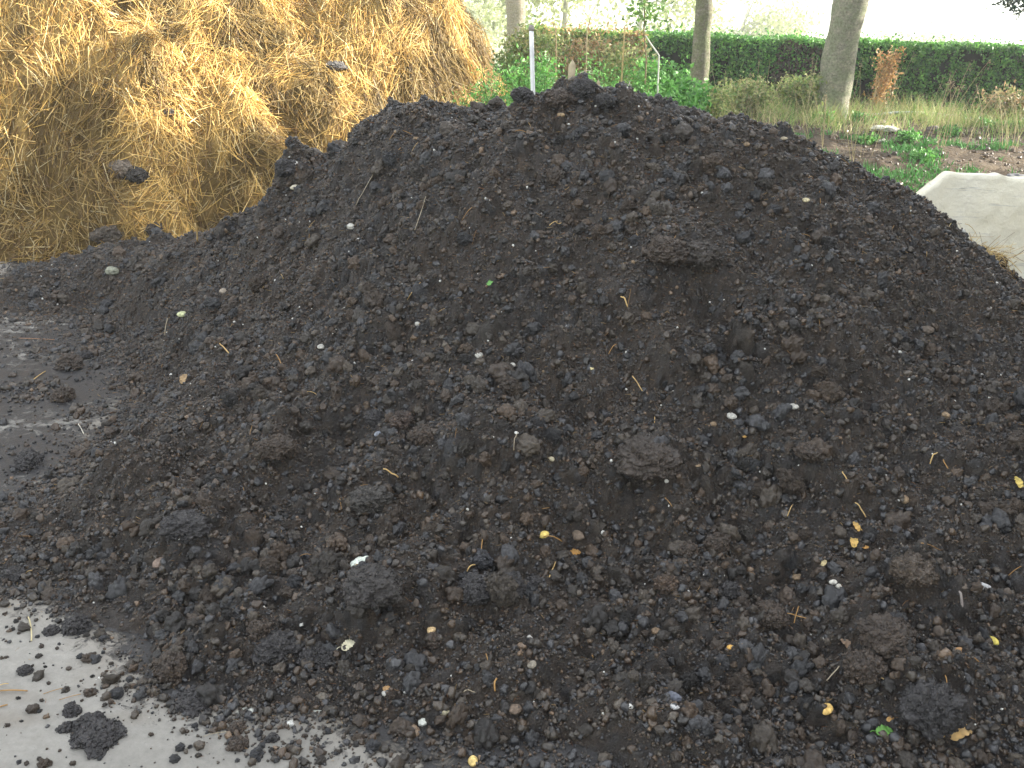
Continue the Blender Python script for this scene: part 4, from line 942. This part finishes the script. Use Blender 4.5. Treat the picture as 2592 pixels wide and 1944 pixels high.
M_HEDGE_CORE = mat_attr('hedge_dark_core', .95, .1, 30, (.4, 1.6))
yh = 13.6; zt = P(1900, 95, y=yh)[2]; xl = P(1640, 100, y=yh)[0]; zr = P(2500, 125, y=yh)[2]
pdx = P(2250, 190, y=yh)[0]
def deadspots(x, z, c, r_):
    br_ = (n2(x, z, .55, 3, 88) > .40) & (r_.uniform(size=len(x)) < .7); c[br_] = np.array([.10, .075, .06]) * r_.uniform(.6, 1.4, (br_.sum(), 1))
    return c
HG = [(.08, .24, .045), (.12, .31, .055), (.18, .38, .08), (.05, .15, .04)]
hedge(xl, 10.5, yh, .45, (zt + zr) / 2 + .03, .9, 'clipped_hedge', 'long clipped dark green hedge behind the two tree trunks', 62000, HG, 5, deadspots)
xa = P(1335, 100, y=13.2)[0]
def browns(x, z, c, r_):
    t = (r_.uniform(size=len(x)) < .10 + .40 * (n2(x, z, .4, 2, 7) > .1)); c[t] = np.array([.52, .32, .15]) * r_.uniform(.6, 1.5, (t.sum(), 1)); return c
hedge(xa, xl - .05, 13.3, .35, P(1500, 78, y=13.3)[2], .8, 'overgrown_hedge', 'sunlit browning overgrown hedge behind the white pole', 15000, [(.18, .30, .07), (.28, .36, .10), (.10, .22, .05)], 9, browns, .12, .05)

# ------------------------------------------------------------------ weeds, grass
def weed(u, vtop, y, w_, label, cols, n=900, ls=.035, name='weed_plant', cat='weed', lean=0, ferny=False, stems=12, seed=None, dry=0):
    n = int(n * 2.6); ls = ls * 1.25; r_ = np.random.default_rng(seed or int(u * 7 + vtop)); p = P(u, vtop, y=y); zb = float(bank_s(p[0], y)); h = max(p[2] - zb, .08 if w_ < .15 else .15)
    root = empty(name, (p[0], y, zb)); acc = Acc(); LP, tips = [], []
    for k in range(stems):
        a = r_.uniform(0, 6.28); e = np.array([math.cos(a) * w_ * r_.uniform(.2, 1) + lean, math.sin(a) * w_ * r_.uniform(.2, .8), h * r_.uniform(.6, 1.0)]); s0 = np.array([r_.normal() * .05, r_.normal() * .05, 0])
        pt = bez(s0, e, (0, 0, h * .12), 7); add_tube(acc, pt, np.linspace(.007, .002, 7), (.12, .16, .05) if not dry else (.4, .3, .16), 4)
        m = n // stems; t = r_.uniform(.12, 1, m) ** .8; q = np.stack([np.interp(t, np.linspace(0, 1, 7), pt[:, c_]) for c_ in range(3)], -1)
        q += r_.normal(size=(m, 3)) * w_ * .30 * (1.1 - .5 * t[:, None]) * np.array([1, 1, .7]); q[:, 2] = np.maximum(q[:, 2], .01); LP.append(q)
    acc.build('stem', M_DRY, root); LP = np.concatenate(LP); m = len(LP)
    V, F, idx = leaves(LP, r_.uniform(.5, 1.3, m) * ls, r_.uniform(.3, .65, m) * ls * (.6 if ferny else 1), droop=.3)
    c = np.array(cols)[r_.integers(0, len(cols), m)] * r_.uniform(.6, 1.4, (m, 1)); mesh_np('leaves', V, F, c[idx], M_LEAF, root, smooth=False)
    return tag(root, label, cat, 'weeds behind the heap')
GL = [(.14, .36, .07), (.20, .44, .11), (.09, .25, .06)]; YL = [(.32, .38, .12), (.20, .30, .09), (.42, .40, .18)]; BL = [(.32, .20, .09), (.18, .20, .07), (.40, .30, .15)]
weed(1222, 205, 6.9, .22, 'low feathery green weed at the left end behind the heap', GL, 900, .025, ferny=True)
weed(1250, 165, 7.9, .3, 'feathery green weed hiding the toe of the straw heap', GL, 1200, .03, ferny=True)
weed(1335, 145, 7.7, .3, 'dense green weed right behind the white pole', GL, 1400, .03)
weed(1440, 180, 7.0, .22, 'small green weed between pole and stake', GL, 900, .026, ferny=True)
weed(1580, 195, 7.2, .26, 'green fern-like weed at the foot of the cane', GL, 1100, .026, ferny=True)
weed(1285, 140, 7.6, .25, 'leafy weed left of the white pole', GL, 1100, .03)
weed(1318, 120, 9.6, .35, 'tall pale green bush at the left end of the hedge', [(.12, .22, .06), (.20, .26, .09)], 2000, .04)
weed(1375, 72, 11.5, .45, 'tall bush with yellowing leaves topping the white pole', YL, 2200, .045)
weed(1400, 165, 7.4, .28, 'feathery green weed right of the white pole', GL, 1500, .026, ferny=True)
weed(1470, 150, 8.2, .30, 'dark green weed behind the wooden stake', GL, 1300, .03)
weed(1440, 110, 11.0, .4, 'yellow-brown bush behind the wooden stake', BL, 1800, .045)
weed(1540, 145, 7.8, .32, 'wide feathery green weed between stake and cane', GL, 1800, .026, ferny=True)
weed(1530, 95, 11.6, .45, 'brownish withered bush before the hedge end', BL, 1800, .045, dry=1)
weed(1610, 110, 11.0, .4, 'speckled pale bush right of the cane', YL, 1500, .04)
weed(1600, 190, 8.2, .25, 'green weed at the foot of the sapling', GL, 900, .03)
weed(1650, 225, 7.0, .22, 'olive dry weed right of the crest', YL, 700, .03, dry=1)
weed(1690, 200, 7.2, .24, 'lush bright green weed with broad leaves', GL, 1300, .045)
weed(1735, 185, 7.8, .26, 'broad-leaved green weed at the foot of the slim trunk', GL, 1300, .045)
weed(1670, 150, 9.5, .3, 'green nettle clump left of the slim trunk', GL, 1200, .04)
weed(1800, 215, 10.4, .30, 'thin olive weed right of the slim trunk', YL, 900, .03)
weed(1900, 205, 12.2, .35, 'olive weed clump under the hedge between the trunks', YL, 1000, .04)
weed(2040, 190, 12.5, .35, 'pale weed clump at the left foot of the thick trunk', YL, 1200, .04)
weed(2250, 112, 13.1, .2, 'orange-brown dead shrub standing against the hedge', [(.48, .28, .10), (.38, .20, .07), (.6, .4, .18)], 300, .04, 'dead_shrub', 'shrub', dry=1)
weed(2550, 235, 12.5, .4, 'dull bramble under the hedge at the right edge', [(.30, .26, .12), (.16, .22, .08), (.38, .26, .14)], 900, .045, dry=1)
for u, v, y, l in [(1650, 425, 8.0, 'x')]: pass
gw = [(2180, 440, 'low green weed rosette on the bank above the heap edge'), (2290, 445, 'pale green weed patch just left of the block'), (2075, 395, 'small green weed close to the right crest'), (2390, 430, 'green weed sprout behind the top corner of the block'), (2480, 400, 'small weed behind the pale block'), (2555, 370, 'green weed right of the round stone on the bank'), (2185, 310, 'small fresh weed in the middle of the bank'), (2330, 470, 'green weed between the heap edge and the block')]
for u, v, l in gw:
    q = P(u, v, z=.12 if v > 380 else .35); weed(u, v - 22, float(np.clip(q[1], 6.8, 12)), .14, l, GL, 200, .035, stems=9)

def grass(name, label, n, region, hgt, cols, seed, wd=(.001, .0028), kind='stuff', dens=None, flat=0.0, cat='grass'):
    r_ = np.random.default_rng(seed); x = r_.uniform(region[0], region[1], n); y = region[2] + (region[3] - region[2]) * r_.uniform(size=n)
    if dens is not None: k = r_.uniform(size=n) < dens(x, y); x, y = x[k], y[k]
    n = len(x); z = bank_s(x, y); d1 = r_.normal(size=(n, 3)) * (.3 + flat); d1[:, 2] = 1 - flat * .8; d2 = d1 + r_.normal(size=(n, 3)) * .7; d2[:, 2] -= r_.uniform(0, 1.2, n)
    L = r_.uniform(*hgt, n); V, F, idx = strands(np.stack([x, y, z - .005], -1), d1, d2, L, r_.uniform(*wd, n), 3, 2)
    c = np.array(cols)[r_.integers(0, len(cols), n)] * r_.uniform(.7, 1.3, (n, 1)); o = mesh_np(name, V, F, c[idx], M_DRY, smooth=False); return tag(o, label, cat, kind=kind)
clump = lambda s, lo, hi, sd: (lambda x, y: sst(lo, hi, n2(x, y, s, 3, sd)))
GD = [(.46, .44, .20), (.32, .42, .13), (.60, .54, .30), (.22, .38, .10)]
grass('bank_grass', 'mixed dry and green grass along the foot of the hedge', 90000, (.3, 10, 10.3, 13.7), (.08, .38), GD, 3, (.0015, .0045), dens=lambda x, y: (.10 + .90 * sst(-.3, .4, n2(x, y, .5, 3, 9))) * sst(11.0, 12.4, y))
grass('dry_litter', 'dry flattened stalks and litter over the earth bank', 70000, (.3, 9, 7.2, 12.8), (.06, .26), [(.34, .26, .16), (.22, .16, .10), (.42, .36, .26), (.16, .11, .07)], 4, (.001, .003), flat=1.2, dens=clump(.6, -.5, .5, 19))
grass('green_ground_cover', 'low green weeds creeping over the earth bank', 60000, (1.2, 8.5, 6.9, 11), (.03, .12), [(.08, .24, .05), (.12, .30, .09)], 6, (.004, .010), dens=clump(.5, -.2, .3, 33), cat='ground cover')
def tallgrass(u, vtop, y, n, label, spread=.12, lean=.2, cols=[(.50, .42, .25), (.42, .36, .20)]):
    r_ = np.random.default_rng(int(u)); p = P(u, vtop, y=y); x0 = p[0]; zb = float(bank_s(x0, y)); h = max(.2, p[2] - zb)
    pos = np.stack([r_.normal(size=n) * spread * .4, r_.normal(size=n) * .08, np.zeros(n)], -1); d1 = np.stack([r_.normal(size=n) * .12 + lean * .3, r_.normal(size=n) * .12, np.ones(n)], -1)
    d2 = d1 + np.stack([r_.normal(size=n) * .2 + lean, r_.normal(size=n) * .15, -r_.uniform(0, .3, n)], -1); L = h * r_.uniform(.55, 1.02, n)
    V, F, idx = strands(pos, d1, d2, L, r_.uniform(.002, .0038, n), 6, 3); c = np.array(cols)[r_.integers(0, len(cols), n)] * r_.uniform(.8, 1.2, (n, 1))
    root = empty('tall_grass', (x0 - lean * h * .5, y, zb)); mesh_np('stalks', V, F, c[idx], M_DRY, root, smooth=True)
    tips = V.reshape(n, 7, 3, 3)[:, -1].mean(1); k = r_.uniform(size=n) < .6; tp = np.repeat(tips[k], 14, 0); tp = tp + r_.normal(size=tp.shape) * np.array([.012, .012, .045]) * 1.0 - np.array([0, 0, .03])
    V, F, idx = leaves(tp, r_.uniform(.012, .03, len(tp)), r_.uniform(.005, .01, len(tp))); mesh_np('seed_heads', V, F, np.tile((.40, .32, .20), (len(V), 1)), M_DRY, root, smooth=False)
    return tag(root, label, 'grass', 'tall dry grasses before the hedge')
tallgrass(2222, 112, 10.8, 10, 'tall dry grass tuft right of the thick trunk', .25, .12)
tallgrass(2435, 125, 11.0, 8, 'tallest dry grass stalks before the right part of the hedge', .3, .25)
tallgrass(2460, 190, 10.6, 8, 'shorter dry grass right of the tallest stalks', .3, .3)
tallgrass(1880, 165, 10.8, 12, 'pale branching grass between the trunks', .3, .05)
tallgrass(1940, 120, 12.0, 3, 'single thin upright grass stalks before the hedge', .1, .0)
tallgrass(2062, 135, 11.5, 4, 'thin grass stalks just left of the thick trunk', .1, .02)
tallgrass(2150, 170, 10.0, 10, 'grass stalks crossing the foot of the thick trunk', .25, -.1)
tallgrass(2560, 205, 10.8, 10, 'dry grass fan at the right picture edge', .35, -.3)
tallgrass(1990, 230, 10.0, 10, 'arching dry grass under the middle of the hedge', .3, -.5)

def pole(name, a, b, r0, r1, label, col, mat, cat, bow=(0, 0, 0), sides=12, wob=.05):
    acc = Acc(); pts = bez(a, b, bow, 12); o = pts[0]; add_tube(acc, pts, np.linspace(r0, r1, 12), col, sides, wob); ob = acc.build(name, mat, None, True, o); return tag(ob, label, cat)
M_WP = mat_plain('white_paint', (.80, .82, .84), .5, 12, .85, 1.1); M_WOOD = mat_attr('weathered_wood', .85, .2, 14, (.7, 1.2), bump=.004)
yy = 6.6; a = P(1358, 275, y=yy); a[2] = -.02; b = P(1345, 76, y=yy); q = P(1358, 232, y=yy); a[0] = q[0] + (q[0] - b[0]) * .8 + .02
rt = empty('white_pole', tuple(a)); acc = Acc(); add_tube(acc, bez((0, 0, 0), b - a, (0, 0, 0), 14), .0145, (1, 1, 1), 14, .05); acc.build('shaft', M_WP, rt)
acc = Acc(); add_tube(acc, np.array([b - a + (0, 0, -.005), b - a + (0, 0, .012), b - a + (0, 0, .03)]), [.0165, .017, .014], (.28, .26, .24), 12, .1); acc.build('cap', mat_attr('dark_cap', .8, .3), rt)
tag(rt, 'white painted pole with a dark cap standing behind the crest', 'pole')
def stake(u, v, w_, y, label):
    p = P(u, v, y=y); s = w_ * y / 2440 / 2; x0 = p[0]; h = p[2]
    V = [(-s, -s, 0), (s, -s, 0), (s, s, 0), (-s, s, 0), (-s, -s, h - s * 1.6), (s, -s, h - s * 1.2), (s, s, h - s * 1.2), (-s, s, h - s * 1.6), (0, 0, h + .005)]
    ob = mesh_np('wooden_stake', np.array(V), [np.array([[0, 1, 5, 4], [1, 2, 6, 5], [2, 3, 7, 6], [3, 0, 4, 7]]), np.array([[4, 5, 8], [5, 6, 8], [6, 7, 8], [7, 4, 8]])], np.tile((.42, .36, .24), (9, 1)), M_WOOD, smooth=False)
    ob.location = (x0, y, 0); tag(ob, label, 'stake', 'stakes behind the crest')
stake(1449, 152, 16, 6.3, 'pointed weathered wooden stake behind the highest clod'); stake(1515, 203, 9, 6.5, 'small wooden stake end right of the pointed stake')
def cane(pix, y, r, label, col, name='bamboo_cane', cat='cane'):
    pts = np.array([P(u, v, y=y) for u, v in pix]); pts[-1, 2] = max(0, float(bank_s(pts[-1, 0], y))); t = np.linspace(0, 1, len(pts)); T = np.linspace(0, 1, 10); sm = np.stack([np.interp(T, t, pts[:, c_]) for c_ in range(3)], -1)
    acc = Acc(); add_tube(acc, sm, np.linspace(r * .7, r, 10), col, 7, .08); return tag(acc.build(name, M_DRY, None, True, sm[-1]), label, cat)
cane([(1582, 70), (1572, 225), (1568, 300)], 7.6, .008, 'straight tan cane behind the crest', (.55, .42, .2))
cane([(1498, 36), (1486, 75), (1484, 150), (1482, 300)], 7.9, .006, 'thin cane with a dark slanting tip behind the crest', (.40, .33, .2))
sap = cane([(1632, 0), (1630, 90), (1636, 150), (1636, 300)], 8.2, .007, 'thin sapling with a tuft of pale green leaves behind the crest', (.22, .17, .10), 'young_sapling', 'sapling')
cane([(1634, 90), (1648, 112), (1668, 140), (1680, 240)], 8.0, .007, 'pale slanting twig beside the sapling', (.6, .6, .55), 'twig', 'twig')
cane([(1405, 60), (1408, 110), (1410, 300)], 8.6, .005, 'thin brown stem above the green weeds', (.35, .25, .15), 'twig', 'twig')
p = P(1640, 30, y=8.2); n = 160; LP = rng.normal(size=(n, 3)) * np.array([.09, .07, .07]); V, F, idx = leaves(LP, rng.uniform(.04, .07, n), rng.uniform(.02, .035, n), droop=.4)
ob = mesh_np('leaves', V + p - np.array(sap.location), F, (np.array([.13, .24, .06]) * rng.uniform(.7, 1.4, (n, 1)))[idx], M_LEAF, sap, smooth=False)
for (u1, v1, u2, v2, y, lab) in [(1545, 235, 1600, 215, 5.6, 'bent grey dry stalk over the crest, the longer one'), (1585, 250, 1595, 205, 5.6, 'upright white dry stalk right of the crest'), (1462, 190, 1500, 182, 6.4, 'thin arched green-grey stalk beside the stake'), (2360, 362, 2410, 340, 9.2, 'thin pale stick slanting on the bank'), (1975, 348, 2140, 325, 9.6, 'long fallen grey branch on the bank'), (1960, 325, 2030, 300, 9.8, 'short fallen stick on the bank above the branch')]:
    a, b = P(u1, v1, y=y), P(u2, v2, y=y + .2)
    if y > 7: a[2] = float(bank_s(a[0], y)) + .03; b[2] = float(bank_s(b[0], y + .2)) + .06
    pole('dry_stick', a, b, .007 if y > 7 else .003, .004 if y > 7 else .002, lab, (.42, .38, .30), M_DRY, 'stick', (0, 0, .015), 6, .1)
# hose
pts = []
for u, v in [(2068, 264), (2090, 262), (2112, 268), (2140, 276), (2250, 284), (2400, 290), (2480, 297), (2560, 298), (2640, 300)]:
    q = P(u, v, z=.5); qq = P(u, v, y=min(q[1], 13.0)); yb = qq[1]; pts.append((qq[0], yb, float(bank_s(qq[0], yb)) + .03))
acc = Acc(); pts = np.array(pts); pts[:, 1] = np.minimum(pts[:, 1], 12.9); T = np.linspace(0, 1, 60); t = np.linspace(0, 1, len(pts)); sm = np.stack([np.interp(T, t, pts[:, c_]) for c_ in range(3)], -1); sm[:, 2] += .03 + .02 * np.sin(T * 25)
add_tube(acc, sm, .016, (.62, .68, .68), 8); tag(acc.build('hose', mat_attr('hose_plastic', .45, .5, 10), None, True, sm[0]), 'pale hose lying along the grass below the hedge', 'hose')

def bank_stone(u, v, px, lab, col, flat=.6, asp=1.2, y=None):
    q = P(u, v, z=.30); y = float(np.clip(q[1], 7, 13)); q = P(u, v, y=y); q[2] = float(bank_s(q[0], y)) + .01; r = px / 2 * y / 2440
    clod(u, v, r, lab, flat, 'stone', 'stones on the bank', col, 3, .15, mat=M_STONE, knob=.1, rough=.25, pt=q, cat='stone', asp=asp)
bank_stone(2232, 378, 58, 'flat white stone on the bank', (.72, .70, .62), .3, 1.0)
bank_stone(2228, 401, 20, 'small round grey stone below the flat white one', (.38, .36, .31), .8)
bank_stone(2515, 352, 22, 'round pale stone on the bank near the right edge', (.42, .42, .36), .9)
bank_stone(2360, 353, 9, 'tiny orange-tan stone on the bank', (.5, .36, .18), .8)
bank_stone(2105, 390, 16, 'tan stone on the bank close to the heap', (.30, .24, .16), .8)
bank_stone(2574, 452, 44, 'rough grey stone behind the block at the right edge', (.16, .16, .17), .6)
bank_stone(2350, 380, 30, 'brownish earth-coloured stone in the bank', (.17, .14, .12), .6)
# clods of the bank
n = 9000; x = rng.uniform(1, 8, n); y = rng.uniform(7.0, 12, n); sc = .005 * rng.uniform(size=n) ** -.4; sc = np.clip(sc, .005, .03); z = bank_s(x, y)
tag(scatter('bank_clods', np.stack([x, y, z + sc * .2], -1), sc, np.array([.10, .068, .042]) * rng.uniform(.4, 1.4, (n, 1)), rk1, M_CRUMB), 'brown earth clods and litter strewn over the bank', 'earth clods', kind='stuff')

# ------------------------------------------------------------------ far bushes and trees in the sun behind the hedge
for k, (u, y, h, r, lab) in enumerate([(1430, 34, 5.2, 2.6, 'pale sunlit tree behind the hedge end, nearest the pole'), (1620, 40, 5.6, 3.0, 'pale sunlit tree behind the hedge left of the slim trunk'), (1880, 52, 4.2, 3.0, 'hazy round tree between the two trunks'),
                                   (1200, 60, 3.6, 3.4, 'hazy far tree beyond the straw heap'), (2330, 75, 3.2, 3.6, 'hazy far tree right of the thick trunk'), (2050, 80, 3.6, 4.0, 'faint far tree beside the thick trunk')]):
    q = P(u, 60, y=y); b0 = np.array([q[0], y, -.045 - 2.5 * float(sst(20, 90, np.array(float(y))))])
    tree('field_tree', b0, [b0, b0 + (0, 0, h * .3), b0 + (0, 0, h * .6)], [.14, .1, .06], lab, BK2, (b0[2] + h * .05, r, h * .75), 20 + k, (.34, .38, .16), .22, 3400, 'far trees in the field', lobes=12)

# ------------------------------------------------------------------ unseen building, added out of view to throw shade on the heap
def shade_barn():
    x0, x1, y0, y1, he, hr = 7.6, 17.0, -9.0, 9.7, 6.6, 9.2
    root = empty('shade_barn', ((x0 + x1) / 2, (y0 + y1) / 2, 0)); o = np.array([(x0 + x1) / 2, (y0 + y1) / 2, 0]); xm = (x0 + x1) / 2
    V = np.array([(x0, y0, -.04), (x1, y0, -.04), (x1, y1, -.04), (x0, y1, -.04), (x0, y0, he), (x1, y0, he), (x1, y1, he), (x0, y1, he), (xm, y0, hr), (xm, y1, hr)], float) - o
    mesh_np('wall', V, [np.array([[0, 4, 7, 3], [1, 2, 6, 5], [0, 1, 5, 4], [3, 7, 6, 2]]), np.array([[4, 5, 8], [7, 9, 6]])], None, mat_plain('shade_barn_boards', (.22, .17, .12), .9, 6), root, smooth=False)
    e = .5; V = np.array([(x0 - e, y0 - e, he - .22), (xm, y0 - e, hr + .04), (x1 + e, y0 - e, he - .22), (x0 - e, y1 + e, he - .22), (xm, y1 + e, hr + .04), (x1 + e, y1 + e, he - .22)], float) - o; V2 = V + (0, 0, .12)
    F = np.array([[0, 1, 4, 3], [1, 2, 5, 4]]); mesh_np('roof', np.concatenate([V, V2]), np.concatenate([F, F[:, ::-1] + 6, np.array([[0, 3, 9, 6], [2, 8, 11, 5], [0, 6, 7, 1], [1, 7, 8, 2], [3, 4, 10, 9], [4, 5, 11, 10]])]), None, mat_plain('roof_tiles', (.20, .10, .07), .8, 5), root, smooth=False)
    tag(root, 'unseen boarded building with a tiled roof, added to shade the yard', 'shade_barn')
shade_barn()

# ------------------------------------------------------------------ haze
def haze():
    b = [(-920, 920), (-230, 920), (-6.5, 34)]
    V = np.array([(x, y, z) for z in b[2] for y in b[1] for x in b[0]], float); F = np.array([[0, 2, 3, 1], [4, 5, 7, 6], [0, 1, 5, 4], [2, 6, 7, 3], [0, 4, 6, 2], [1, 3, 7, 5]])
    m = bpy.data.materials.new('haze_air'); m.use_nodes = True; t = m.node_tree; t.nodes.remove(t.nodes['Principled BSDF']); v = t.nodes.new('ShaderNodeVolumePrincipled')
    v.inputs['Color'].default_value = (.95, .985, 1, 1); v.inputs['Density'].default_value = .0034; v.inputs['Anisotropy'].default_value = .35; t.links.new(v.outputs[0], t.nodes['Material Output'].inputs['Volume'])
    o = mesh_np('haze', V, F, None, m, smooth=False); tag(o, kind='stuff')
haze()
